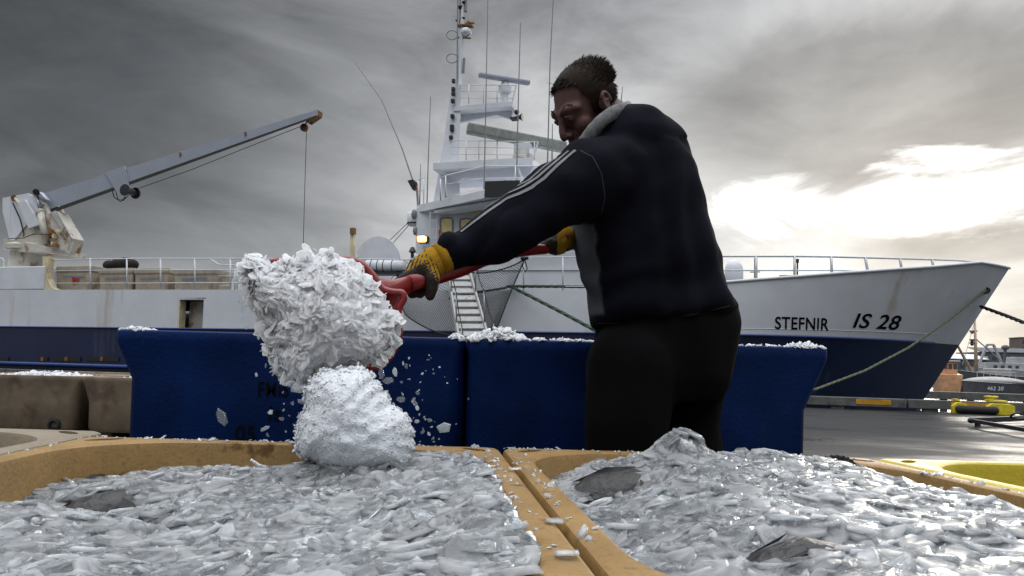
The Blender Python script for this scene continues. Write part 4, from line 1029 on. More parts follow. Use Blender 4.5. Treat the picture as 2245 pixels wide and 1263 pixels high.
def feet_mesh(w, d):
    return [MB().box((x, 0, .052), w * .16, d * .86, .10) for x in (-w * .38, 0, w * .38)]
SHELL_TAN = tub_shell(TW, TD, TZ)
def tub(loc, yaw, shell, m, w, d, label, group=None, name='fish_tub'):
    t = empty(name, loc, label, 'fish tub', group); t.rotation_euler.z = yaw
    if yaw == TH: t.rotation_euler.y = .014
    me = shell.copy(); me.materials.clear(); me.materials.append(MATS[m])
    s_ = bpy.data.objects.new('shell', me); COL.objects.link(s_); s_.parent = t; ORIG[s_.name] = Vector((0, 0, 0))
    for f in feet_mesh(w, d):
        fo = f.build('runner', m, bevel=.01); fo.parent = t
    return t
cL = CR - EX * (TW / 2 + .004) - EY * (TD / 2); cR = CR + EX * (TW / 2 + .004) - EY * (TD / 2)
tubL = tub(cL, TH, SHELL_TAN, 'tub_tan', TW, TD, 'tan plastic fish tub filled with ice under the falling heap', 'tan fish tubs full of ice')
tubR = tub(cR, TH, SHELL_TAN, 'tub_tan', TW, TD, 'tan plastic fish tub heaped with ice in front of the man', 'tan fish tubs full of ice')
cS = cL - EX * (TW + .012) + EY * .12; cY = cR + EX * (TW + .012) + EY * (-.005)
tub(cS, TH, SHELL_TAN, 'tub_pale', TW, TD, 'pale worn fish tub with little ice beside the filled tan tub')
tub(cY, TH, SHELL_TAN, 'tub_yellow', TW, TD, 'bright yellow fish tub next to the filled tan tub')
# two old tan tubs further back on the quay
g1 = G(176, 964); 
OLD = tub_shell(1.22, 1.03, .60, .05, .20, .04, (.62, .9), .08, True, .10, .006)
oy = R(2)
for k, (dx, dy, lab) in enumerate(((-.63, .5, 'dirty old tan fish tub with a drain hole standing behind the blue tubs'), (.63, .5, 'old tan fish tub half hidden by the blue tub'), (-.63, 1.58, 'old tan fish tub in the second row behind the drain hole tub'), (.63, 1.58, 'old tan fish tub in the second row beside the blue tub'))):
    base = Vector((P(176, 830, 6.4).x, 6.4, 0))
    t = tub(base + Vector((dx, dy, 0)), oy, OLD, 'tub_old', 1.22, 1.03, lab, 'old tan tubs on the quay')
    if k == 0:
        dh_ = MB().lathe((.40, -.508, .16), [(.055, 0), (.055, .02), (.035, .025), (.03, -.02)], 16, (0, -1, 0)).build('drain_hole', 'black_paint'); dh_.parent = t
# two tall blue tubs
BY = 2.52
xl = P(246, 740, BY).x; xm = P(1021, 740, BY).x; xr = P(1822, 765, BY).x
BH = (P(246, 722, BY).z + P(1820, 763, BY).z + P(1020, 739, BY).z) / 3
BLUE1 = tub_shell(xm - xl - .008, 1.10, BH, .05, .14, .026, (.80, .935), .06, False, .10, .008, .022)
BLUE2 = tub_shell(xr - xm - .008, 1.10, BH, .05, .14, .038, (.74, .93), .06, False, .10, .008, -.034)
b1 = tub(Vector(((xl + xm) / 2, BY + .55, 0)), 0, BLUE1, 'tub_blue', xm - xl, 1.1, 'tall blue plastic tub stencilled FMIS behind the falling ice', 'tall blue tubs behind the man')
b2 = tub(Vector(((xr + xm) / 2, BY + .55, 0)), 0, BLUE2, 'tub_blue', xr - xm, 1.1, 'tall blue plastic tub standing right behind the man', 'tall blue tubs behind the man')
def stencil(txt, x0, x1, y0, y1, par):
    Yf = BY + .0065
    me = text_mesh(txt, 1, 0, 0, 1.08); co = np.array([v.co[:] for v in me.vertices]); lo_, hi = co.min(0), co.max(0)
    a, b = P(x0, y1, Yf), P(x1, y0, Yf); loc = par.location
    vs = [Vector((a.x + (b.x - a.x) * (c[0] - lo_[0]) / (hi[0] - lo_[0]), Yf - .002, a.z + (b.z - a.z) * (c[1] - lo_[1]) / (hi[1] - lo_[1]))) - loc for c in co]
    def put(mbx, nm): mbx.build(nm, 'stencil', fix=False).parent = par
    letters(vs, me, put, 'stencilled_letter')
stencil('FMiS', 566, 634, 838, 869, b1); stencil('is', 589, 617, 890, 922, b1); stencil('05', 516, 560, 933, 966, b1)

# ------------------------------------------------------------------ ice
def flakes(name, pos, nrm, rad, mat_, parent=None, thick=.12, tilt=.35, aspect=(.45, 1.0), nside=9, rnd=None, jag=.20, edge=None, smooth=True):
    """many separate angular flakes as one mesh; pos/nrm (N,3), rad (N,)"""
    N = len(pos); n = nside
    nrm = nrm + rng.normal(0, tilt, (N, 3)); nrm /= np.linalg.norm(nrm, axis=1, keepdims=True)
    t = rng.normal(0, 1, (N, 3));
    if edge is not None: t = edge + rng.normal(0, .35, (N, 3))
    t -= nrm * (t * nrm).sum(1, keepdims=True); t /= np.linalg.norm(t, axis=1, keepdims=True); b = np.cross(nrm, t)
    ang = (np.arange(n)[None, :] + rng.uniform(-.32, .32, (N, n))) / n * 2 * np.pi
    rr = rad[:, None] * (1 + rng.uniform(-jag, jag, (N, n))); asp = rng.uniform(*aspect, (N, 1))
    lx = rr * np.cos(ang); ly = rr * np.sin(ang) * asp
    th = (rad * thick * rng.uniform(.6, 1.6, N))[:, None]
    bend = rng.normal(0, .10, (N, 1)) / rad[:, None]
    hz = bend * (lx ** 2)
    sh = rng.uniform(.72, .95, (N, n)); offx = rng.normal(0, .12, (N, 1)) * rad[:, None]
    topl = np.stack([lx * sh + offx, ly * sh, hz * .8 + th], -1); botl = np.stack([lx, ly, hz], -1)
    loc = np.concatenate([topl, botl], 1)
    world = pos[:, None, :] + loc[..., 0:1] * t[:, None, :] + loc[..., 1:2] * b[:, None, :] + loc[..., 2:3] * nrm[:, None, :]
    V = world.reshape(-1, 3)
    k = np.arange(n); k2 = (k + 1) % n
    tri = [k, n + k[::-1]] ; loops_one = np.concatenate([k, n + k[::-1]] + [np.array([n + i, n + j, j, i]) for i, j in zip(k, k2)])
    loops = (loops_one[None, :] + (np.arange(N) * 2 * n)[:, None]).reshape(-1)
    tot_one = np.array([n, n] + [4] * n); tot = np.tile(tot_one, N); start = np.concatenate([[0], np.cumsum(tot)[:-1]])
    me = bpy.data.meshes.new(name); me.vertices.add(len(V)); me.vertices.foreach_set('co', V.reshape(-1).astype(np.float32))
    me.loops.add(len(loops)); me.loops.foreach_set('vertex_index', loops.astype(np.int32))
    me.polygons.add(len(tot)); me.polygons.foreach_set('loop_start', start.astype(np.int32)); me.polygons.foreach_set('loop_total', tot.astype(np.int32))
    me.polygons.foreach_set('use_smooth', [smooth] * len(tot)); me.update(); me.validate()
    at = me.attributes.new('rnd', 'FLOAT', 'POINT'); rv = rng.uniform(0, 1, N) if rnd is None else rnd
    at.data.foreach_set('value', np.repeat(rv, 2 * n).astype(np.float32))
    me.materials.append(MATS[mat_]); return me
def nz(x, y, s, o=0.0): return noise.noise(Vector((x * s + o, y * s - o, o)))
def iceL(a, b):    # height over tub-local coordinates, relative to the rim
    z = -.060 + .058 * smoothstep(a, .0, .44) + .035 * math.exp(-((a - .12) ** 2 + (b - .42) ** 2) / .02)
    z -= .022 * smoothstep(-a, .25, .5) * smoothstep(b, -.2, .55) ; z += .012 * nz(a, b, 7) + .008 * nz(a, b, 19, 3)
    z += .02 * smoothstep(-b, .1, .6)
    return z
def iceR(a, b):
    z = -.066 + .066 * smoothstep(a, -.42, -.10) * (1 - smoothstep(a, .22, .50) * .8) - .02 * smoothstep(a, .25, .5)
    z += .058 * math.exp(-((a + .075) ** 2 + (b - .44) ** 2) / .0026) + .012 * math.exp(-((a - .12) ** 2 + (b - .38) ** 2) / .05)
    z += .012 * nz(a, b, 6, 9) + .008 * nz(a, b, 17, 5) - .015 * smoothstep(-b, .0, .6) * smoothstep(-a, .1, .5)
    return z
FISH = [(1372, 1088, 184, .60, 35, .105, .050, 'dark fish showing its rounded back left of the ice peak'), (175, 1090, 195, .56, 25, .12, .055, 'grey fish with its back bare at the rounded tub corner'),
        (285, 1034, 170, .40, 10, .06, .03, 'small dark fish hump against the inner tan wall'), (250, 1128, 205, .46, 40, .08, .035, 'striped grey fish half covered by clear plates'), (880, 1255, 10, .38, 50, .06, .03, 'dark fish just breaking the ice at the tub middle'),
        (1770, 1252, 8, .46, 50, .075, .035, 'black mottled fish under broken plates at the tub front'), (940, 1105, 30, .32, 50, .04, .03, 'dark fish glimpsed through a gap beside the heap'), (1515, 1124, 30, .30, 50, .04, .025, 'small dark fish under the slope of the ice peak')]
FC = [G(q[0], q[1], TZ - .050) for q in FISH]
def dip(x, y): return sum(.045 * math.exp(-(((x - c_.x) / q[5]) ** 2 + ((y - c_.y) / q[6]) ** 2)) for q, c_ in zip(FISH, FC))
def ice_bed(tubo, fn0, lab, seed, extra=()):
    def fn(a, b): p_ = tubo.location + EX * a + EY * b; return fn0(a, b) - dip(p_.x, p_.y)
    loc = tubo.location; hx, hy = TW / 2 - .055, TD / 2 - .055; ri = .22
    def inside(a, b):
        dx, dy = abs(a) - (hx - ri), abs(b) - (hy - ri)
        return (dx <= 0 or dy <= 0 or dx * dx + dy * dy < ri * ri) and abs(a) < hx and abs(b) < hy
    bed = empty('crushed_ice', loc + UZ * TZ, lab, 'ice'); bed['kind'] = 'stuff'
    nx, ny = 150, 170; mb = MB(); idx = {}
    for i in range(nx + 1):
        for j in range(ny + 1):
            a, b = -hx - .02 + (2 * hx + .04) * i / nx, -hy - .02 + (2 * hy + .04) * j / ny
            aa, bb = a, b
            dx, dy = abs(a) - (hx - ri), abs(b) - (hy - ri)
            if dx > 0 and dy > 0 and math.hypot(dx, dy) > ri + .01:
                k = (ri + .01) / math.hypot(dx, dy); aa = math.copysign(hx - ri + dx * k, a); bb = math.copysign(hy - ri + dy * k, b)
            idx[i, j] = len(mb.v); mb.v.append(loc + EX * aa + EY * bb + UZ * (TZ + fn(aa, bb) - .005 + .004 * nz(aa, bb, 45, 2) + .003 * nz(aa, bb, 90, 7)))
    for i in range(nx):
        for j in range(ny): mb.f.append((idx[i, j], idx[i + 1, j], idx[i + 1, j + 1], idx[i, j + 1]))
    part(mb, 'packed_ice', 'ice_base', bed, smooth=True, fix=False)['kind'] = 'stuff'
    def scatter(n, rmin, rmax, lift0, lift1, mt, tilt, nm, aspect=(.4, .95), thick=.10, sig=.45):
        pos, nr = [], []
        while len(pos) < n:
            a, b = random.uniform(-hx, hx), random.uniform(-hy, hy)
            if not inside(a, b): continue
            p_ = loc + EX * a + EY * b
            if dip(p_.x, p_.y) > .012 and random.random() < .9: continue
            e = .01; z = fn(a, b); gx = (fn(a + e, b) - z) / e; gy = (fn(a, b + e) - z) / e
            p = loc + EX * a + EY * b + UZ * (TZ + z + random.uniform(lift0, lift1))
            pos.append(p[:]); nn_ = (UZ - EX * gx - EY * gy).normalized(); nr.append(nn_[:])
        pos = np.array(pos); nr = np.array(nr)
        # keep big plates off the walls
        rad = np.exp(rng.normal(math.log((rmin + rmax) / 2), sig, n)).clip(rmin, rmax)
        loc_a = (pos - np.array(loc)) @ np.array(EX); loc_b = (pos - np.array(loc)) @ np.array(EY)
        dw = np.minimum(hx + .012 - abs(loc_a), hy + .012 - abs(loc_b)); rad = np.minimum(rad, np.maximum(dw, .004))
        me = flakes(nm, pos - np.array(loc + UZ * TZ), nr, rad, mt, thick=thick, tilt=tilt, aspect=aspect)
        o = bpy.data.objects.new(nm, me); COL.objects.link(o); o.parent = bed; o['kind'] = 'stuff'; ORIG[o.name] = loc
        return o
    scatter(8000, .007, .034, -.012, .000, 'ice', .15, 'ice_plates', thick=.16, aspect=(.55, 1.0))
    scatter(1300, .016, .036, -.008, .000, 'ice', .08, 'ice_plates', thick=.14, aspect=(.5, .95))
    scatter(8000, .003, .010, -.012, .004, 'ice', .5, 'ice_chips', thick=.2)
    return bed
bedL = ice_bed(tubL, iceL, 'crushed flake ice heaped in the tan tub under the falling load', 1)
bedR = ice_bed(tubR, iceR, 'crushed flake ice heaped with a small peak before the man', 2)

# crumbs of ice on the rims
for tubo, lab in ((tubL, 'ice crumbs scattered along the rim of the tub under the falling ice'), (tubR, 'ice crumbs scattered along the rim of the tub before the man')):
    pos = []
    for _ in range(170):
        e = random.choice((0, 0, 1, 2)); hx, hy = TW / 2 - .024, TD / 2 - .024; j = random.gauss(0, .008)
        a, b = (random.uniform(-hx, hx), hy + j) if e == 0 else ((hx if e == 1 else -hx) + j, random.uniform(-hy * .6, hy))
        pos.append(tuple(EX * a + EY * b + UZ * .001))
    n_ = len(pos); me = flakes('ice_crumbs', np.array(pos), np.tile(np.array([[0, 0, 1.0]]), (n_, 1)), np.exp(rng.normal(math.log(.0035), .5, n_)).clip(.0015, .011), 'ice', thick=.35, tilt=.4)
    o = bpy.data.objects.new('ice_crumbs', me); COL.objects.link(o); o.location = tubo.location + UZ * TZ; tag(o, lab, 'ice', None, 'stuff')
# lumps of falling ice: solid cores outlined by loose flakes
def inpoly(x, y, poly):
    r = False; j = len(poly) - 1
    for i in range(len(poly)):
        xi, yi = poly[i]; xj, yj = poly[j]
        if (yi > y) != (yj > y) and x < (xj - xi) * (y - yi) / (yj - yi) + xi: r = not r
        j = i
    return r
def edge_dist(x, y, poly):
    d = 1e9
    for (x0, y0), (x1, y1) in zip(poly, poly[1:] + poly[:1]):
        vx, vy = x1 - x0, y1 - y0; t = max(0, min(1, ((x - x0) * vx + (y - y0) * vy) / (vx * vx + vy * vy + 1e-9)))
        d = min(d, math.hypot(x - x0 - vx * t, y - y0 - vy * t))
    return d
def lump(poly, Y, T, label, mt, nf, rmin, rmax, flow=None, tilt=.35, thick=.12, name='ice_load', shrink=14, lift=.0, rough=3.5, wob=1.0, spikes=0, core='ice_core'):
    """poly gives the outline; the body swells to half-thickness T towards and away from the viewer"""
    rag_ = []
    for (xa, ya), (xb, yb) in zip(poly, poly[1:] + poly[:1]):
        m_ = max(1, int(math.hypot(xb - xa, yb - ya) / 9))
        for k in range(m_):
            t_ = k / m_; rag_.append((xa + (xb - xa) * t_ + random.gauss(0, rough), ya + (yb - ya) * t_ + random.gauss(0, rough)))
    poly = rag_
    xs = [p[0] for p in poly]; ys = [p[1] for p in poly]; cx_, cy_ = sum(xs) / len(xs), sum(ys) / len(ys)
    D = max(edge_dist(cx_ + random.uniform(-80, 80), cy_ + random.uniform(-80, 80), poly) for _ in range(60))
    c0 = P(cx_, cy_, Y); root = empty(name, c0, label, 'ice')
    def half(x, y): 
        q = min(1, edge_dist(x, y, poly) / D); return T * math.sqrt(max(0, 1 - (1 - q) ** 2)) * (1 + wob * (.16 * nz(x, y, .018, 4) + .10 * nz(x, y, .05, 8)))
    # core
    mb = MB(); ang = 120; rings_n = 40
    def ray_r(a):
        lo_, hi = 0, 600
        for _ in range(24):
            m_ = (lo_ + hi) / 2
            if inpoly(cx_ + math.cos(a) * m_, cy_ + math.sin(a) * m_, poly): lo_ = m_
            else: hi = m_
        return max(lo_ - shrink, 5)
    rad = [ray_r(2 * math.pi * k / ang) for k in range(ang)]
    for sd in (-1, 1):
        ids = []
        c_i = len(mb.v); mb.v.append(P(cx_, cy_, Y + sd * (half(cx_, cy_) - .002)))
        for j in range(1, rings_n + 1):
            for k in range(ang):
                f = j / rings_n; x = cx_ + math.cos(2 * math.pi * k / ang) * rad[k] * f; y = cy_ + math.sin(2 * math.pi * k / ang) * rad[k] * f
                mb.v.append(P(x, y, Y + sd * max(0, half(x, y) + wob * (.003 * nz(x, y, .06, 3) + .0012 * nz(x, y, .2, 6))) * (1 if j < rings_n else 0)))
        for k in range(ang):
            k2 = (k + 1) % ang; mb.f.append((c_i, c_i + 1 + k, c_i + 1 + k2))
            for j in range(rings_n - 1):
                a_, b_ = c_i + 1 + j * ang, c_i + 1 + (j + 1) * ang; mb.f.append((a_ + k, b_ + k, b_ + k2, a_ + k2))
    part(mb, 'ice_core', core, root, smooth=True)
    pos, nr, ed = [], [], []
    x0, x1, y0, y1 = min(xs), max(xs), min(ys), max(ys)
    while len(pos) < nf:
        x, y = random.uniform(x0, x1), random.uniform(y0, y1)
        if not inpoly(x, y, poly): continue
        sd = -1 if random.random() < .68 else 1
        h = half(x, y); e = 4; gx = (half(x + e, y) - half(x - e, y)) / (2 * e); gy = (half(x, y + e) - half(x, y - e)) / (2 * e)
        p = P(x, y, Y + sd * (h + lift - .004)); pos.append(p[:])
        k = F / Y
        n_ = Vector((-gx * k, sd, gy * k)).normalized(); nr.append(n_[:])
        if flow: v = Vector((flow[0] - x, 0, y - flow[1] + 1e-3)); v = v.normalized() if v.length > 1 else Vector((1, 0, 0)); ed.append(v[:])
    rad_ = np.exp(rng.normal(math.log((rmin + rmax) / 2), .4, nf)).clip(rmin, rmax)
    me = flakes('loose_flakes', np.array(pos) - np.array(c0), np.array(nr), rad_, mt, thick=thick, tilt=tilt, aspect=(.4, .9), edge=np.array(ed) if flow else None, smooth=not flow)
    o = bpy.data.objects.new('loose_flakes', me); COL.objects.link(o); o.parent = root; o['kind'] = 'stuff'
    if spikes:      # plates standing out round the ragged edge
        pos, nr = [], []
        for _ in range(spikes):
            x, y = random.choice([p for p in poly if p[0] < 700 or p[1] > 740 or random.random() < .35]); x += random.gauss(0, 5); y += random.gauss(0, 5)
            pos.append(P(x, y, Y + random.uniform(-.04, .03))[:]); v = Vector((random.gauss(0, 1), random.gauss(0, 1), random.gauss(0, 1))).normalized(); nr.append(v[:])
        me = flakes('edge_flakes', np.array(pos) - np.array(c0), np.array(nr), rng.uniform(.006, .020, spikes), 'ice_load', thick=.08, tilt=.3, aspect=(.35, .8), smooth=False)
        o = bpy.data.objects.new('edge_flakes', me); COL.objects.link(o); o.parent = root; o['kind'] = 'stuff'
    return root
UP = [(538, 578), (590, 588), (650, 572), (715, 560), (755, 572), (798, 612), (826, 650), (836, 682), (874, 690), (868, 738), (850, 780), (808, 796), (745, 802), (700, 818), (655, 850), (612, 815), (590, 760), (572, 690), (548, 630)]
LOW = [(664, 850), (700, 812), (755, 799), (803, 805), (838, 850), (862, 884), (896, 902), (903, 960), (906, 1000), (900, 1032), (820, 1062), (740, 1055), (690, 1020), (646, 988), (648, 930), (664, 895)]
lump(UP, 1.55, .085, 'large load of flake ice sliding off the red shovel', 'ice_load', 3800, .008, .025, flow=(830, 560), tilt=.15, thick=.05, lift=.0, rough=5.5, wob=.7, spikes=420)
lump(LOW, 1.47, .105, 'rounded white heap of fine ice dropping into the tan tub', 'fine_ice', 6500, .0025, .0065, tilt=.30, thick=.12, name='falling_ice', shrink=4, lift=.001, rough=3.0, wob=.45, core='fine_ice')
# single shards in the air
def shard(px, py, Y, size, label, asp=.6, ang=0.0):
    p = P(px, py, Y); n = random.choice((5, 6, 7)); mb = MB(); k = Y / F * size / 2
    ca, sa = math.cos(ang), math.sin(ang); tip_y = random.uniform(-.5, .5)
    rg = [[], []]
    for i in range(n):
        a = 2 * math.pi * i / n + random.uniform(-.25, .25); r_ = k * random.uniform(.75, 1.15); x, y = r_ * math.cos(a), r_ * asp * math.sin(a)
        X_, Z_ = x * ca - y * sa, x * sa + y * ca
        rg[0].append(p + Vector((X_ * .8, -k * .14 + X_ * tip_y, Z_ * .8))); rg[1].append(p + Vector((X_, k * .14 + X_ * tip_y, Z_)))
    o = mb.loft(rg).build('ice_shard', 'ice_clear', origin=p)
    at = o.data.attributes.new('rnd', 'FLOAT', 'POINT'); at.data.foreach_set('value', [random.uniform(0, .7)] * len(o.data.vertices))
    return tag(o, label, 'ice shard', 'ice shards flying through the air')
SH = [(485, 916, 44, .5, 1.9, 'long clear ice shard flying before the blue tub letters'), (580, 940, 20, .5, .6, 'small bright ice shard just above the tan rim'), (972, 938, 34, .8, .5, 'jagged clear ice shard flying right of the heap'),
      (562, 822, 11, .6, 1.7, None), (630, 842, 14, .8, 0, None), (648, 850, 24, .8, .8, None), (660, 880, 16, .9, 0, None), (836, 820, 26, .7, 1.9, None), (852, 835, 30, .6, .3, None), (866, 817, 22, .5, 1.8, None), (884, 797, 12, .4, 1.7, None),
      (868, 755, 30, .45, 1.5, 'curved clear ice shard falling beside the shovel edge'), (857, 768, 20, .5, .4, None), (880, 838, 8, .8, 0, None), (882, 864, 10, .6, 2.0, None), (905, 880, 10, .8, 1, None), (912, 886, 9, .7, .4, None), (926, 947, 12, .7, .8, None), (940, 952, 10, .7, 2.2, None), (949, 962, 14, .5, .7, None),
      (930, 915, 6, .8, 0, None), (964, 805, 6, .8, 0, None), (980, 840, 5, .8, 0, None), (1000, 930, 5, .8, 0, None), (535, 673, 16, .5, .4, 'white ice fleck flying before the trawler side'), (526, 664, 8, .5, .4, None), (604, 800, 46, .22, 1.5, 'narrow icicle shaped shard hanging under the load'), (845, 860, 18, .7, .4, None), (880, 875, 20, .7, .2, None)]
for _ in range(70):
    a_ = random.uniform(0, 6.283); side = random.random()
    if side < .6: x, y = 890 + abs(random.gauss(0, 42)), random.uniform(770, 985)
    elif side < .8: x, y = 655 - abs(random.gauss(0, 35)), random.uniform(800, 960)
    else: x, y = 545 - abs(random.gauss(0, 14)), random.uniform(570, 720)
    SH.append((x, y, random.choice((4, 5, 5, 6, 7, 9, 12)), random.uniform(.4, .9), a_, None))
for x, y, s_, asp, an, lab in SH: shard(x, y, 1.5, s_, lab or 'small glinting ice chip flying beside the falling heap', asp, an)
for (x, y, s_, lab) in ((1240, 1198, 70, 'thin ice plate lying on the seam between the tan tubs'), (1218, 1128, 46, 'small ice plate resting on the tan rim'), (1130, 1020, 34, 'clear ice piece lying at the rim corner')):
    zz = TZ + .012; p = G(x, y, zz); o = flakes('ice_piece', np.array([[0, 0, 0.0]]), np.array([[0, 0, 1.0]]), np.array([s_ / 2 * p.y / F]), 'ice', thick=.18, tilt=.1)
    oo = bpy.data.objects.new('ice_piece', o); COL.objects.link(oo); oo.location = p - UZ * .008; tag(oo, lab, 'ice piece')
# ice left on the blue tubs and in the old tubs
def ice_pile(px0, px1, Y0, Y1, zbase, h, n, r0, r1, label, mt='ice_white'):
    a, b = P(px0, 740, Y0).x, P(px1, 740, Y0).x; c0 = Vector(((a + b) / 2, (Y0 + Y1) / 2, zbase)); pos = []; nr = []
    for _ in range(n):
        u, v = random.uniform(-1, 1), random.uniform(-1, 1); q = max(0, 1 - u * u) * max(0, 1 - v * v)
        pos.append(((b - a) / 2 * u, (Y1 - Y0) / 2 * v, h * q * random.uniform(.0, 1.0))); nr.append((u * .5, v * .5 - .3, 1))
    me = flakes('ice_remnant', np.array(pos), np.array(nr) / np.linalg.norm(nr, axis=1, keepdims=True), rng.uniform(r0, r1, n), mt, thick=.2, tilt=.5)
    o = bpy.data.objects.new('ice_remnant', me); COL.objects.link(o); o.location = c0; tag(o, label, 'ice', None, 'stuff')
ice_pile(1028, 1150, BY + .005, BY + .10, BH - .002, .045, 380, .006, .020, 'mound of white ice on the blue tub rim')
ice_pile(1160, 1305, BY + .005, BY + .05, BH - .002, .008, 70, .006, .014, 'ice crumbs along the blue tub rim by the man')
ice_pile(1620, 1730, BY + .005, BY + .05, BH - .002, .006, 60, .004, .010, 'ice crumbs on the blue tub rim behind the man')
ice_pile(1730, 1808, BY + .005, BY + .06, BH - .002, .020, 140, .005, .013, 'glassy ice left on the outer corner of the blue tub')
ice_pile(255, 330, BY + .005, BY + .06, BH - .002, .012, 90, .004, .012, 'thin ice crumbs on the stencilled blue tub corner')
ice_pile(985, 1015, BY + .005, BY + .05, BH - .002, .02, 30, .008, .016, 'ice chunks where the two blue tubs meet')
ob = Vector((P(176, 830, 6.4).x, 6.4, 0))
ice_pile(-60, 160, 6.55, 7.3, .565, .06, 900, .010, .03, 'shallow ice in the old tan tub with the drain hole')
ice_pile(235, 330, 6.5, 7.2, .56, .05, 400, .010, .03, 'ice in the old tan tub half hidden by the blue tub')
yp = cY
me_pts = []
p = yp + EX * -.25 + EY * .1
ice_x = P(2150, 1060, 1.5).x
def ice_patch(c, w_, d_, z, n, label, r0=.008, r1=.026):
    pos = np.stack([rng.uniform(-w_ / 2, w_ / 2, n), rng.uniform(-d_ / 2, d_ / 2, n), rng.uniform(-.012, .012, n)], 1); nr = np.tile(np.array([[0, 0, 1.0]]), (n, 1))
    me = flakes('crushed_ice', pos, nr, rng.uniform(r0, r1, n), 'ice', thick=.12, tilt=.35); o = bpy.data.objects.new('crushed_ice', me); COL.objects.link(o); o.location = c + UZ * z; o.rotation_euler.z = TH
    tag(o, label, 'ice', None, 'stuff')
ice_patch(yp - EY * .05, TW - .30, TD - .42, TZ - .075, 3200, 'flake ice lying in the yellow tub')

# ------------------------------------------------------------------ fish lying in the ice
def fish(px, py, z_over, Y, yaw, L, label, roll_=0.0, pitch_=0.0):
    c = G(px, py, z_over); t = empty('fish', c, label, 'fish', 'fish buried in the ice')
    rot = Matrix.Rotation(yaw, 3, 'Z') @ Matrix.Rotation(pitch_, 3, 'Y') @ Matrix.Rotation(roll_, 3, 'X')
    def T(x, y, z): return c + rot @ Vector((x, y, z)) - UZ * (1.5 * x * x / L)
    rings = []; prof = [(0, .012, .010), (.03, .032, .035), (.08, .055, .062), (.16, .075, .088), (.28, .085, .105), (.42, .078, .098), (.58, .056, .072), (.74, .034, .042), (.86, .019, .024), (.94, .014, .022), (.96, .008, .018)]
    for x, hw_, hh in prof:
        rings.append([T((x - .3) * L, hw_ * L * math.cos(k / 16 * 6.283) * 1.0, hh * L * math.sin(k / 16 * 6.283)) for k in range(16)])
    part(MB().loft(rings), 'body', 'fish_skin', t, smooth=True)
    tl = [T(.63 * L, 0, .02 * L), T(.80 * L, 0, .11 * L), T(.76 * L, 0, 0), T(.80 * L, 0, -.11 * L), T(.63 * L, 0, -.02 * L)]
    part(MB().prism(tl, rot @ Vector((0, .006, 0))), 'tail_fin', 'fish_fin', t)
    df = [T(x * L, 0, z * L) for x, z in ((-.12, .08), (-.05, .115), (.06, .112), (.18, .10), (.3, .085), (.36, .05))]
    part(MB().prism(df, rot @ Vector((0, .004, 0))), 'dorsal_fin', 'fish_fin', t)
    for s_ in (-1, 1):
        part(MB().ball(T(-.235 * L, s_ * .048 * L, .03 * L), .011, .006, .011), 'eye', 'eye_dark', t, smooth=True)
        part(MB().prism([T(-.13 * L, s_ * .082 * L, -.02 * L), T(-.02 * L, s_ * .11 * L, -.05 * L), T(-.03 * L, s_ * .10 * L, .01 * L)], rot @ Vector((0, 0, .004))), 'pectoral_fin', 'fish_fin', t)
    return t
for q, c_ in zip(FISH, FC):
    t_ = tubL if pxof(c_)[0] < 1150 else tubR; d_ = c_ - t_.location; fn_ = iceL if t_ is tubL else iceR
    z_ = TZ + fn_(d_.dot(EX), d_.dot(EY)) - .034
    fish(q[0], q[1], z_, 0, R(q[2]), q[3], q[7], R(q[4]))
# a black serrated fin standing out by the rim
c = P(1838, 1014, 1.60); tf = empty('fish_tail', c, 'black serrated fish tail sticking out of the ice by the rim', 'fish')
pts = []
for k in range(23):
    a = math.pi * (1 - k / 22); r_ = .047 * (1.0 if k % 2 else .88); pts.append(c + Vector((r_ * math.cos(a) * .95, .0, r_ * math.sin(a) * .62 - .012)))
part(MB().prism([p for p in pts] + [c + Vector((.03, 0, -.06)), c + Vector((-.03, 0, -.06))], Vector((0, .012, 0))), 'fin', 'fish_fin', tf)
for k in range(9):
    a = math.pi * (.1 + .8 * k / 8); part(MB().tube([c + Vector((0, .002, -.03)), c + Vector((.042 * math.cos(a), -.003, .042 * math.sin(a) * .62 - .012))], [.004, .0015], 4), 'ray', 'fish_fin', tf)

# ------------------------------------------------------------------ the man
MY = 2.15
man_loc = Vector((P(1450, 990, MY).x, MY, 0))
man = empty('person', man_loc, 'man in a dark striped sweater tipping ice with a red shovel', 'person')
def ellipse_ring(px_l, px_r, py, Y, d, tilt=0.0, n=28, e=2.4):
    c = P((px_l + px_r) / 2, py, Y); a = (px_r - px_l) / 2 * Y / F; out = []
    for k in range(n):
        t = 2 * math.pi * k / n; cx_, sx_ = math.cos(t), math.sin(t)
        x = a * math.copysign(abs(cx_) ** (2 / e), cx_); y = d * math.copysign(abs(sx_) ** (2 / e), sx_)
        out.append(c + Vector((x, y, 0)) + UZ * (-tilt * x / max(a, 1e-6) * Y / F))
    return out
TORSO = [(1345, 1405, 248, .07, 0), (1306, 1460, 272, .135, 0), (1280, 1500, 315, .172, 0), (1272, 1521, 370, .185, 0), (1266, 1538, 440, .20, 0), (1258, 1550, 505, .20, 0), (1263, 1572, 560, .20, 4), (1277, 1590, 615, .20, 10), (1292, 1601, 655, .20, 16), (1303, 1607, 690, .198, 22), (1308, 1606, 700, .195, 24)]
jk = MB().loft([ellipse_ring(l, r_, y, MY, d, -t) for l, r_, y, d, t in TORSO])
ARM = [(1345, 385, 2.03, .118), (1290, 392, 1.965, .112), (1225, 428, 1.92, .092), (1150, 482, 1.87, .076), (1090, 517, 1.845, .066), (1035, 543, 1.825, .054), (995, 556, 1.812, .043), (974, 563, 1.803, .037)]
jk.caps([P(x, y, Y) for x, y, Y, r_ in ARM], [a[3] for a in ARM], 18)
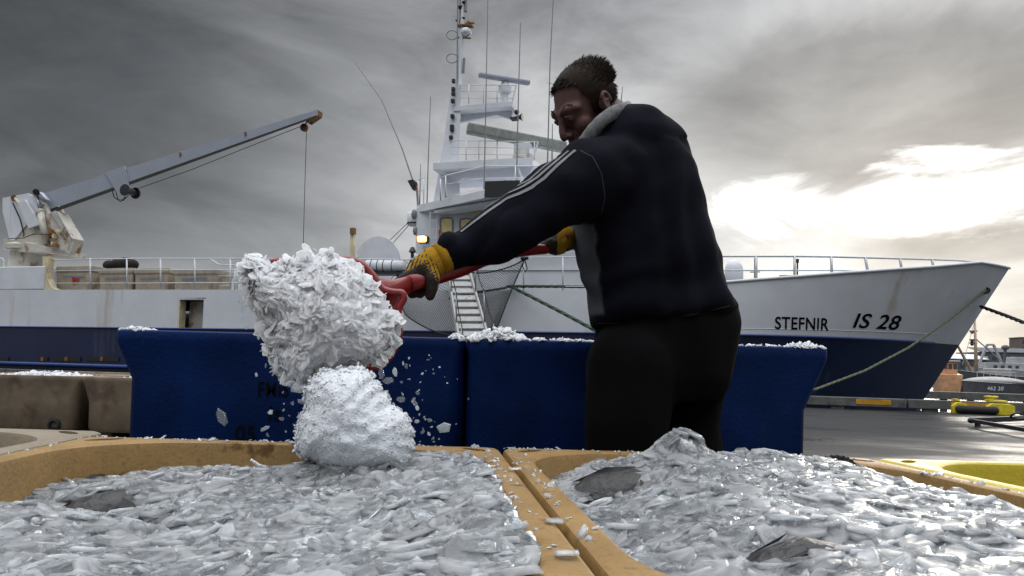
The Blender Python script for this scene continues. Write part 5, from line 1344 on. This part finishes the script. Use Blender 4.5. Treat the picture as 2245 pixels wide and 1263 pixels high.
FARM = [(1330, 400, 2.28, .11), (1275, 450, 2.33, .085), (1240, 500, 2.32, .065), (1234, 520, 2.24, .045)]
jk.caps([P(x, y, Y) for x, y, Y, r_ in FARM], [a[3] for a in FARM], 14)
# turned-back cuff and shoulder mass
jk.ball(P(986, 533, 1.80), .030, .03, .030); jk.ball(P(992, 545, 1.79), .036, .036, .04)
jme = fuse(jk, .0105, 10, man_loc)
# cloth folds pushed into the surface
co = np.empty(len(jme.vertices) * 3); jme.vertices.foreach_get('co', co); co = co.reshape(-1, 3); no = np.array([v.normal[:] for v in jme.vertices])
for i in range(len(co)):
    p = Vector(co[i]) + man_loc; x, y = pxof(p)
    f = .014 * noise.noise(Vector((p.x * 5 + p.z * 3, p.y * 4, p.z * 7 - p.x * 5))) + .007 * noise.noise(Vector((p.x * 16, p.y * 12, p.z * 16)))
    if x < 1260: f += .011 * (abs(math.sin((x * .8 + y * .75) * .030 + 2.2 * noise.noise(p * 7))) ** .7 - .6) * smoothstep(-x, -1260, -1180) * (.4 + .6 * smoothstep(noise.noise(p * 5 + Vector((3, 1, 0))), -.2, .3))
    if y > 560 and x > 1255: f += .009 * math.sin(y * .06 + x * .012 + 4 * noise.noise(p * 5)) * smoothstep(y, 560, 620)
    if x > 1400 and y > 300: f += .007 * math.sin((x - 1400) * .085 - y * .012 + 2.5 * noise.noise(p * 4)) * smoothstep(x, 1400, 1480)
    co[i] += no[i] * f
jme.vertices.foreach_set('co', co.reshape(-1)); jme.update()
jme.materials.append(MATS['sweater_cloth'])
pv = []
for v in jme.vertices:        # light grey front panel of the sweater
    p = v.co + man_loc; x, y = pxof(p); edge = 1304 + (y - 500) * .10 + 6 * noise.noise(Vector((y * .03, 2, 1)))
    pv.append((1 - smoothstep(x, edge - 3, edge + 3)) * smoothstep(y, 488, 496) * (1 - smoothstep(y, 686, 694)) * (1 if p.y > 1.97 and x > 1200 else 0))
jme.attributes.new('panel', 'FLOAT', 'POINT').data.foreach_set('value', pv)
jacket = bpy.data.objects.new('sweater', jme); COL.objects.link(jacket); jacket.parent = man; ORIG[jacket.name] = man_loc
bvh = BVHTree.FromPolygons([v.co + man_loc for v in jme.vertices], [tuple(p.vertices) for p in jme.polygons])
def cast(px, py, lift=.002):
    d = raydir(px, py).normalized(); h = bvh.ray_cast(CAM, d)
    if h[0] is None: return None
    n_ = h[1] if h[1].dot(d) < 0 else -h[1]; return h[0] + n_ * lift, n_
def ribbon(pts, half_w, name, m, lift=.0025):
    hits = []
    for (x0, y0), (x1, y1) in zip(pts, pts[1:]):
        for k in range(10):
            h = cast(x0 + (x1 - x0) * k / 10, y0 + (y1 - y0) * k / 10, lift)
            if h: hits.append(h)
    vs, fs = [], []
    for i, (p, n_) in enumerate(hits):
        a = hits[max(0, i - 1)][0]; b = hits[min(len(hits) - 1, i + 1)][0]; d = (b - a).normalized(); s_ = d.cross(n_).normalized()
        q = []
        for sgn in (1, -1):
            tgt = p + s_ * half_w * sgn; near = bvh.find_nearest(tgt)
            q.append(near[0] + (near[1] if near[1].dot(n_) > 0 else -near[1]) * lift)
        vs += q
    for i in range(len(hits) - 1): fs.append((2 * i, 2 * i + 1, 2 * i + 3, 2 * i + 2))
    return part(MB().add(vs, fs), name, m, jacket, smooth=True, fix=False)
ribbon([(1262, 330), (1224, 362), (1193, 392), (1165, 412), (1142, 424), (1112, 436), (1092, 450), (1068, 466), (1040, 487), (1008, 512)], .0048, 'sleeve_stripe', 'stripe_white')
ribbon([(1247, 332), (1208, 364), (1177, 391), (1150, 408), (1128, 419), (1100, 430), (1082, 446), (1062, 460)], .0042, 'sleeve_stripe', 'stripe_white')
ribbon([(1233, 336), (1194, 366), (1160, 396), (1133, 410)], .003, 'sleeve_stripe', 'stripe_white')
# hem band
ribbon([(1312, 708), (1380, 706), (1450, 700), (1530, 686), (1606, 668)], .0012, 'hem_seam', 'jacket_grey')
ribbon([(1272, 330), (1300, 345), (1318, 380), (1326, 430), (1318, 470)], .0010, 'shoulder_seam', 'jacket_grey', .001)

# trousers
tr = MB()
tr.loft([ellipse_ring(l, r_, y, MY, d, -t) for l, r_, y, d, t in ((1318, 1606, 672, .17, 20), (1312, 1618, 715, .185, 10), (1306, 1606, 770, .185, 0), (1304, 1594, 830, .18, 0), (1312, 1570, 880, .15, 0))])
for pts in ([(1385, 800, 2.05, .135), (1372, 930, 2.03, .118), (1368, 1080, 2.03, .105), (1372, 1230, 2.04, .082), (1375, 1400, 2.05, .072)], [(1508, 800, 2.22, .125), (1505, 930, 2.22, .108), (1520, 1050, 2.22, .105), (1560, 1200, 2.24, .085), (1580, 1370, 2.25, .072)]):
    tr.caps([P(x, y, Y) for x, y, Y, r_ in pts], [q[3] for q in pts], 16)
tr.ball(P(1600, 700, 2.12), .035, .03, .05)
tme = fuse(tr, .012, 8, man_loc)
co = np.empty(len(tme.vertices) * 3); tme.vertices.foreach_get('co', co); co = co.reshape(-1, 3); no = np.array([v.normal[:] for v in tme.vertices])
for i in range(len(co)):
    p = Vector(co[i]) + man_loc; co[i] += no[i] * (.010 * noise.noise(Vector((p.x * 9, p.y * 9, p.z * 4))) + .005 * noise.noise(Vector((p.x * 14, p.y * 14, p.z * 7))))
tme.vertices.foreach_set('co', co.reshape(-1)); tme.update(); tme.materials.append(MATS['trousers_black'])
trs = bpy.data.objects.new('trousers', tme); COL.objects.link(trs); trs.parent = man
for x, Y in ((1372, 2.05), (1580, 2.25)):
    g = P(x, 1400, Y); bt2 = MB().caps([Vector((g.x + .03, Y, .09)), Vector((g.x + .02, Y, .06)), Vector((g.x - .12, Y - .03, .045)), Vector((g.x - .19, Y - .04, .04))], [.075, .058, .05, .038], 12)
    bme = fuse(bt2, .012, 6, man_loc); bme.materials.append(MATS['boot_rubber']); o = bpy.data.objects.new('boot', bme); COL.objects.link(o); o.parent = man

# head
HC = P(1287, 240, 2.07); HS = .965
yaw_, pit_ = R(24), R(39)
f_ = Vector((-math.cos(pit_), 0, -math.sin(pit_))); u_ = Vector((-math.sin(pit_), 0, math.cos(pit_)))
rz = Matrix.Rotation(yaw_, 3, 'Z'); f_ = rz @ f_; u_ = rz @ u_; s_v = u_.cross(f_)      # s_v points to the viewer's side
rr_ = Matrix.Rotation(R(-6), 3, f_); u_ = rr_ @ u_; s_v = rr_ @ s_v
HA = (f_, s_v, u_)
def H(f, s, u): return HC + (f_ * f + s_v * s + u_ * u) * HS
def hb(mb, c, r_): return mb.ball(H(*c), r_[0] * HS, r_[1] * HS, r_[2] * HS, HA, 20, 14)
hd = MB()
hb(hd, (-.012, 0, .040), (.100, .078, .090)); hb(hd, (.035, 0, .020), (.062, .066, .075))
hb(hd, (.028, 0, -.055), (.066, .060, .068)); hb(hd, (.070, 0, -.098), (.030, .032, .026)); hb(hd, (-.004, 0, -.06), (.055, .064, .055))
for s_ in (-1, 1):
    hb(hd, (.062, .040 * s_, -.022), (.030, .026, .028)); hd.caps([H(.091, .010 * s_, .034), H(.088, .038 * s_, .038), H(.068, .058 * s_, .030)], [.013 * HS, .013 * HS, .011 * HS], 10)
    hb(hd, (.088, .030 * s_, .014), (.010, .015, .010)); hb(hd, (.105, .014 * s_, -.033), (.014, .010, .010))
    hb(hd, (.050, .045 * s_, -.065), (.035, .022, .035))
hd.caps([H(.094, 0, .028), H(.106, 0, .006), H(.119, 0, -.020), H(.121, 0, -.030)], [.011 * HS, .011 * HS, .013 * HS, .013 * HS], 10)
hb(hd, (.085, 0, -.062), (.022, .032, .030)); hd.caps([H(.094, -.020, -.060), H(.103, 0, -.058), H(.094, .020, -.060)], [.006, .008, .006], 8)
hd.caps([H(.090, -.017, -.072), H(.099, 0, -.074), H(.090, .017, -.072)], [.006, .009, .006], 8)
hd.caps([HC - u_ * .02 - f_ * .02, P(1335, 262, 2.11), P(1360, 300, 2.14)], [.062, .066, .085], 16)
# the rest of the body inside the clothes keeps the figure one continuous surface
hd.caps([P(1360, 300, 2.14), P(1410, 420, MY), P(1435, 560, MY), P(1450, 680, MY)], [.085, .14, .13, .11], 16)
hd.caps([P(1400, 340, 2.08), P(1290, 395, 1.97), P(1150, 482, 1.87), P(1000, 553, 1.815), P(965, 566, 1.80)], [.08, .065, .05, .032, .030], 12)
hd.caps([P(1400, 350, 2.2), P(1330, 400, 2.28), P(1255, 480, 2.32), P(1232, 524, 2.2)], [.08, .06, .04, .03], 12)
hd.caps([P(1400, 740, 2.08), P(1372, 1000, 2.03), P(1374, 1380, 2.05)], [.09, .08, .05], 12); hd.caps([P(1495, 740, 2.2), P(1500, 1000, 2.22), P(1560, 1200, 2.24), P(1578, 1360, 2.25)], [.09, .07, .055, .045], 12)
hme = fuse(hd, .0050, 5, man_loc); hme.materials.append(MATS['skin'])
body = bpy.data.objects.new('body', hme); COL.objects.link(body); body.parent = man; ORIG[body.name] = man_loc
hbvh = BVHTree.FromPolygons([v.co + man_loc for v in hme.vertices], [tuple(p.vertices) for p in hme.polygons])
def hpart(mb, name, m, **k): return part(mb, name, m, body, **k)
for s_ in (-1, 1):
    e = MB(); hb(e, (.0915, .031 * s_, .013), (.0085, .012, .0085)); hpart(e, 'eye', 'eye_white', smooth=True)
    e = MB(); hb(e, (.0985, .032 * s_, .011), (.003, .005, .005)); hpart(e, 'iris', 'eye_dark', smooth=True)
    e = MB(); e.tube([H(.095, .018 * s_, .019), H(.101, .030 * s_, .021), H(.094, .044 * s_, .016)], .0042, 6); hpart(e, 'eyelid', 'skin', smooth=True)
    # ear: rim, lobe and bowl
    er = MB(); pts = []
    for k in range(15):
        a = R(-110 + 290 * k / 14); pts.append(H(-.016 + .016 * math.cos(a), (.080 + .008 * math.sin(k / 14 * 3.14)) * s_, -.004 + .029 * math.sin(a)))
    er.caps(pts, [.0065 * HS] * 15, 8); hb(er, (-.010, .076 * s_, -.004), (.020, .008, .030)); hb(er, (-.004, .080 * s_, -.036), (.010, .008, .012)); er.caps([H(-.006, .082 * s_, .016), H(-.016, .086 * s_, 0), H(-.008, .082 * s_, -.02)], [.005] * 3, 6)
    eme = fuse(er, .0028, 3, man_loc); eme.materials.append(MATS['skin']); eo = bpy.data.objects.new('ear', eme); COL.objects.link(eo); eo.parent = body
e = MB(); e.caps([H(.094, -.019, -.061), H(.1045, 0, -.060), H(.094, .019, -.061)], [.004, .0062, .004], 8).caps([H(.092, -.016, -.071), H(.1015, 0, -.073), H(.092, .016, -.071)], [.004, .0072, .004], 8); hpart(e, 'lips', 'lips', smooth=True)
# hair: a close cap of short strands swept up and back
hc = Vector((-.012, 0, .042)); HRX = (.107, .084, .094)
def hairline(f, s, u):
    """True where hair grows, in head coordinates"""
    side = abs(s)
    if u > .095: return f < .062 - .25 * max(0, side - .02)
    if f > .045 - .1 * side: return u > .098
    if f > -.002: return u > .055 - (.045 - f) * .85 or (side > .06 and u > -.012 and f < .028)
    if f > -.045: return u > .030 and True or (f < -.030 and u > -.045)
    return u > -.062
mb = MB(); nu, nv = 60, 40; vid = {}
for i in range(nu):
    for j in range(nv + 1):
        ph, th = 2 * math.pi * i / nu, math.pi * j / nv - math.pi / 2
        f = hc.x + HRX[0] * math.cos(th) * math.cos(ph); s = HRX[1] * math.cos(th) * math.sin(ph); u = hc.z + HRX[2] * math.sin(th)
        vid[i, j] = (f, s, u)
idx = {}
def vx(i, j):
    i %= nu
    if (i, j) not in idx:
        f, s, u = vid[i, j]; k = 1 + .025 * nz(f * 10, s * 10 + u * 10, 6); idx[i, j] = len(mb.v); mb.v.append(H(hc.x + (f - hc.x) * k, s * k, hc.z + (u - hc.z) * k))
    return idx[i, j]
for i in range(nu):
    for j in range(nv):
        f, s, u = [(vid[i, j][q] + vid[(i + 1) % nu, j + 1][q]) / 2 for q in range(3)]
        if hairline(f, s, u): mb.f.append((vx(i, j), vx(i + 1, j), vx(i + 1, j + 1), vx(i, j + 1)))
hair = part(mb, 'hair', 'hair_brown', body, smooth=True, fix=False)
sm = MB(); cnt = 0
while cnt < 5200:
    th = math.asin(random.uniform(-1, 1)); ph = random.uniform(0, 6.283)
    f = hc.x + HRX[0] * math.cos(th) * math.cos(ph); s = HRX[1] * math.cos(th) * math.sin(ph); u = hc.z + HRX[2] * math.sin(th)
    if not hairline(f, s, u): continue
    cnt += 1
    n_ = Vector((math.cos(th) * math.cos(ph) / HRX[0], math.cos(th) * math.sin(ph) / HRX[1], math.sin(th) / HRX[2])).normalized()
    back = smoothstep(-f, -.02, .09) * smoothstep(u, .0, .09)
    sweep = Vector((-.9, 0, .25)) if u > .03 else Vector((-.5, 0, -.9))
    if f > .03 and u > .085: sweep = Vector((.55, 0, -.10))      # fringe
    d = (n_ * (.06 + .30 * back) + sweep * .9 + Vector((random.gauss(0, .11), random.gauss(0, .11), random.gauss(0, .11)))).normalized()
    ln = random.uniform(.012, .022) * (1 + .9 * back)
    if random.random() < .004: d = (n_ + Vector((random.gauss(0, .3), random.gauss(0, .3), .2))).normalized(); ln = .032
    p0 = Vector((f, s, u)) * 1.0 - n_ * .003; p1 = p0 + d * ln * .55; p2 = p0 + d * ln + n_ * (-.002) + Vector((0, 0, -.002))
    w_ = .0016; x = d.cross(n_); x = x.normalized() if x.length > 1e-3 else Vector((0, 1, 0))
    o = len(sm.v); sm.v += [H(*(p0 + x * w_)), H(*(p0 - x * w_)), H(*(p1 + x * w_ * .8)), H(*(p1 - x * w_ * .8)), H(*p2)]
    sm.f += [(o, o + 1, o + 3, o + 2), (o + 2, o + 3, o + 4)]
hs = part(sm, 'hair_strands', 'hair_brown', hair, fix=False); hs['kind'] = 'stuff'
# brows and stubble, laid on the skin
def bristles(n, gen, ln, name):
    mb = MB()
    for _ in range(n):
        f, s, u, d = gen(); q = hbvh.find_nearest(H(f, s, u)); p, n_ = q[0], q[1]
        if n_.dot(p - HC) < 0: n_ = -n_
        d = (f_ * d[0] + s_v * d[1] + u_ * d[2]).normalized(); t_ = p + n_ * ln * .5 + d * ln; x = d.cross(n_).normalized() * .0007
        mb.add([p + x, p - x, t_], [(0, 1, 2)])
    o = part(mb, name, 'hair_brown', body, fix=False); o['kind'] = 'stuff'
bristles(200, lambda: ((lambda sg, a: (.098 - .02 * a, sg * (.012 + .045 * a), .036 + .010 * math.sin(a * 2.6) + random.gauss(0, .003), (.1, sg * .9, .2)))(random.choice((-1, 1)), random.random())), .006, 'eyebrows')
bristles(160, lambda: ((lambda a: (.09, .034 * math.cos(a) + random.gauss(0, .005), -.070 + .034 * math.sin(a) + random.gauss(0, .006), (.3, 0, -.8)))(random.uniform(0, 6.283))), .005, 'beard')

# collar band round the neck
cl = [(1272, 318, 2.00), (1287, 297, 1.985), (1308, 272, 1.985), (1335, 250, 2.0), (1362, 237, 2.04), (1382, 233, 2.11), (1378, 232, 2.19), (1350, 240, 2.25), (1310, 262, 2.25), (1280, 295, 2.18), (1268, 318, 2.08)]
lo_ = [P(x, y, Y) for x, y, Y in cl]; mid = sum(lo_, Vector()) / len(lo_)
def smooth_loop(pts, n=5):
    out = []; N = len(pts)
    for i in range(N):
        p0, p1, p2, p3 = pts[i - 1], pts[i], pts[(i + 1) % N], pts[(i + 2) % N]
        for k in range(n):
            t = k / n; out.append(.5 * ((2 * p1) + (p2 - p0) * t + (2 * p0 - 5 * p1 + 4 * p2 - p3) * t * t + (3 * p1 - p0 - 3 * p2 + p3) * t ** 3))
    return out
lp = smooth_loop(lo_); nk = (P(1312, 225, 2.08) - P(1345, 290, 2.12)).normalized()
mbc = MB(); N = len(lp); sect = ((.004, -.022), (.007, .000), (.005, .012), (.0, .016), (-.004, .012), (-.005, -.02))
for i, p in enumerate(lp):
    o_ = (p - mid); o_ -= nk * o_.dot(nk); o_.normalize(); w_ = 1 + .12 * noise.noise(Vector((i * .5, 0, 0)))
    mbc.v += [p + o_ * a * w_ + nk * b * w_ for a, b in sect]
m6 = len(sect)
for i in range(N):
    j = (i + 1) % N
    for k in range(m6): mbc.f.append((i * m6 + k, i * m6 + (k + 1) % m6, j * m6 + (k + 1) % m6, j * m6 + k))
part(mbc, 'collar', 'collar_grey', jacket, smooth=True)

# gloves: palm, four fingers and thumb closed on the shaft
def glove(palm, fingers, cuff, name):
    g = MB(); g.caps([P(*p[:3]) for p in palm], [p[3] for p in palm], 14)
    for f in fingers: g.caps([P(*p[:3]) for p in f], [p[3] for p in f], 10)
    gme = fuse(g, .0036, 4, man_loc); gme.materials.append(MATS['glove_yellow']); gme.materials.append(MATS['glove_rubber'])
    return gme
gl = glove([(966, 567, 1.800, .036), (950, 575, 1.795, .040), (930, 590, 1.79, .038), (912, 602, 1.79, .030)],
    [[(915, 598, 1.775, .020), (893, 607, 1.77, .0155), (876, 617, 1.772, .0135), (864, 623, 1.775, .0115)],
     [(910, 606, 1.80, .019), (892, 622, 1.83, .0155), (893, 637, 1.825, .0135), (904, 645, 1.80, .0120)],
     [(922, 606, 1.81, .019), (906, 626, 1.84, .0155), (912, 640, 1.83, .0130), (921, 645, 1.805, .0118)],
     [(936, 602, 1.81, .017), (922, 622, 1.84, .0145), (926, 636, 1.83, .0125), (932, 640, 1.812, .0110)],
     [(946, 592, 1.775, .022), (949, 612, 1.765, .019), (947, 632, 1.768, .016), (943, 648, 1.772, .0135)]], None, 'glove')
for pl_ in gl.polygons:
    p = pl_.center + man_loc; x, y = pxof(p)
    k = (x - 958) * .80 - (y - 585) * .62
    if k < -16 + 5 * math.sin(y * .9 + x * .5): pl_.material_index = 1
    elif k < 2 and math.sin(x * .75 - y * .25) > .45: pl_.material_index = 1
    if y < 600 - (x - 870) * .40 + 2 and k < 0 and math.sin(x * .8 + y * .3) > -.3 : pl_.material_index = 0
go = bpy.data.objects.new('glove', gl); COL.objects.link(go); go.parent = man
cf = MB().tube([P(985, 558, 1.806), P(962, 569, 1.80)], [.040, .0405], 18)
part(cf, 'glove_cuff', 'glove_yellow', man, smooth=True)
gr = glove([(1236, 520, 2.16, .038), (1226, 526, 2.12, .036), (1216, 530, 2.09, .030)],
    [[(1218, 522, 2.08, .018), (1206, 533, 2.05, .016), (1204, 545, 2.06, .014), (1210, 550, 2.085, .012)], [(1222, 525, 2.08, .018), (1213, 536, 2.05, .016), (1212, 547, 2.06, .014), (1218, 552, 2.085, .012)],
     [(1228, 526, 2.09, .017), (1221, 537, 2.06, .015), (1221, 547, 2.07, .013), (1226, 551, 2.09, .012)], [(1236, 526, 2.10, .016), (1231, 536, 2.07, .014), (1231, 545, 2.08, .012), (1234, 549, 2.095, .011)],
     [(1214, 522, 2.12, .018), (1200, 530, 2.11, .015), (1192, 538, 2.10, .012)]], None, 'glove')
for pl_ in gr.polygons:
    p = pl_.center + man_loc; x, y = pxof(p)
    if x < 1222: pl_.material_index = 1
go = bpy.data.objects.new('glove', gr); COL.objects.link(go); go.parent = man

# ------------------------------------------------------------------ red shovel
sv = empty('shovel', P(900, 620, 1.76), 'red plastic shovel tipped over by the gloved hands', 'shovel')
shaft = [(898, 622, 1.750), (930, 613, 1.785), (965, 603, 1.812), (1010, 588, 1.85), (1060, 567, 1.91), (1120, 551, 1.98), (1165, 547, 2.03), (1195, 547, 2.055), (1213, 540, 2.075), (1226, 530, 2.09), (1240, 520, 2.10)]
part(MB().tube([P(*q) for q in shaft], [.021, .021, .022, .023, .022, .020, .017, .014, .014, .014, .014], 16), 'shaft', 'red_plastic', sv, smooth=True)
nk_ = MB().loft([[P(x, y, Y) + Vector((0, a * sy, 0)) + UZ * (b * sz) for sy, sz in [(math.cos(k / 14 * 6.283), math.sin(k / 14 * 6.283)) for k in range(14)]] for x, y, Y, a, b in ((905, 620, 1.757, .020, .021), (880, 632, 1.735, .022, .026), (862, 645, 1.715, .022, .036), (845, 655, 1.70, .018, .050), (815, 662, 1.69, .012, .058))])
part(nk_, 'socket', 'red_plastic', sv, smooth=True)
BL = [(590, 580), (640, 573), (700, 570), (762, 569), (795, 580), (820, 606), (838, 632), (862, 640), (882, 642), (886, 655), (875, 676), (876, 705), (873, 745), (852, 786), (820, 806), (740, 812), (670, 800), (620, 730), (598, 650)]
cx_, cy_ = 740, 690
fr2, bk = [], []
mb = MB(); NR = 8; rims = smooth_loop([Vector((x, y, 0)) for x, y in BL], 4); NA = len(rims)
for sd, off in ((0, 0), (1, .007)):
    c_i = len(mb.v); mb.v.append(P(cx_, cy_, 1.715 + off))
    for j in range(1, NR + 1):
        for p in rims:
            f = j / NR; mb.v.append(P(cx_ + (p.x - cx_) * f, cy_ + (p.y - cy_) * f, 1.715 - .055 * f ** 3 + off))
    for k in range(NA):
        k2 = (k + 1) % NA; mb.f.append((c_i, c_i + 1 + k, c_i + 1 + k2))
        for j in range(NR - 1):
            a_, b_ = c_i + 1 + j * NA, c_i + 1 + (j + 1) * NA; mb.f.append((a_ + k, b_ + k, b_ + k2, a_ + k2))
o0 = 1 + (NR - 1) * NA; tot = 1 + NR * NA
for k in range(NA):
    k2 = (k + 1) % NA; mb.f.append((o0 + k, o0 + k2, tot + o0 + k2, tot + o0 + k))
blade = part(mb, 'blade', 'red_plastic', sv, smooth=True)
part(MB().tube([P(p.x, p.y, 1.662) for p in rims], .008, 8, True), 'blade_rim', 'red_plastic', blade, smooth=True)
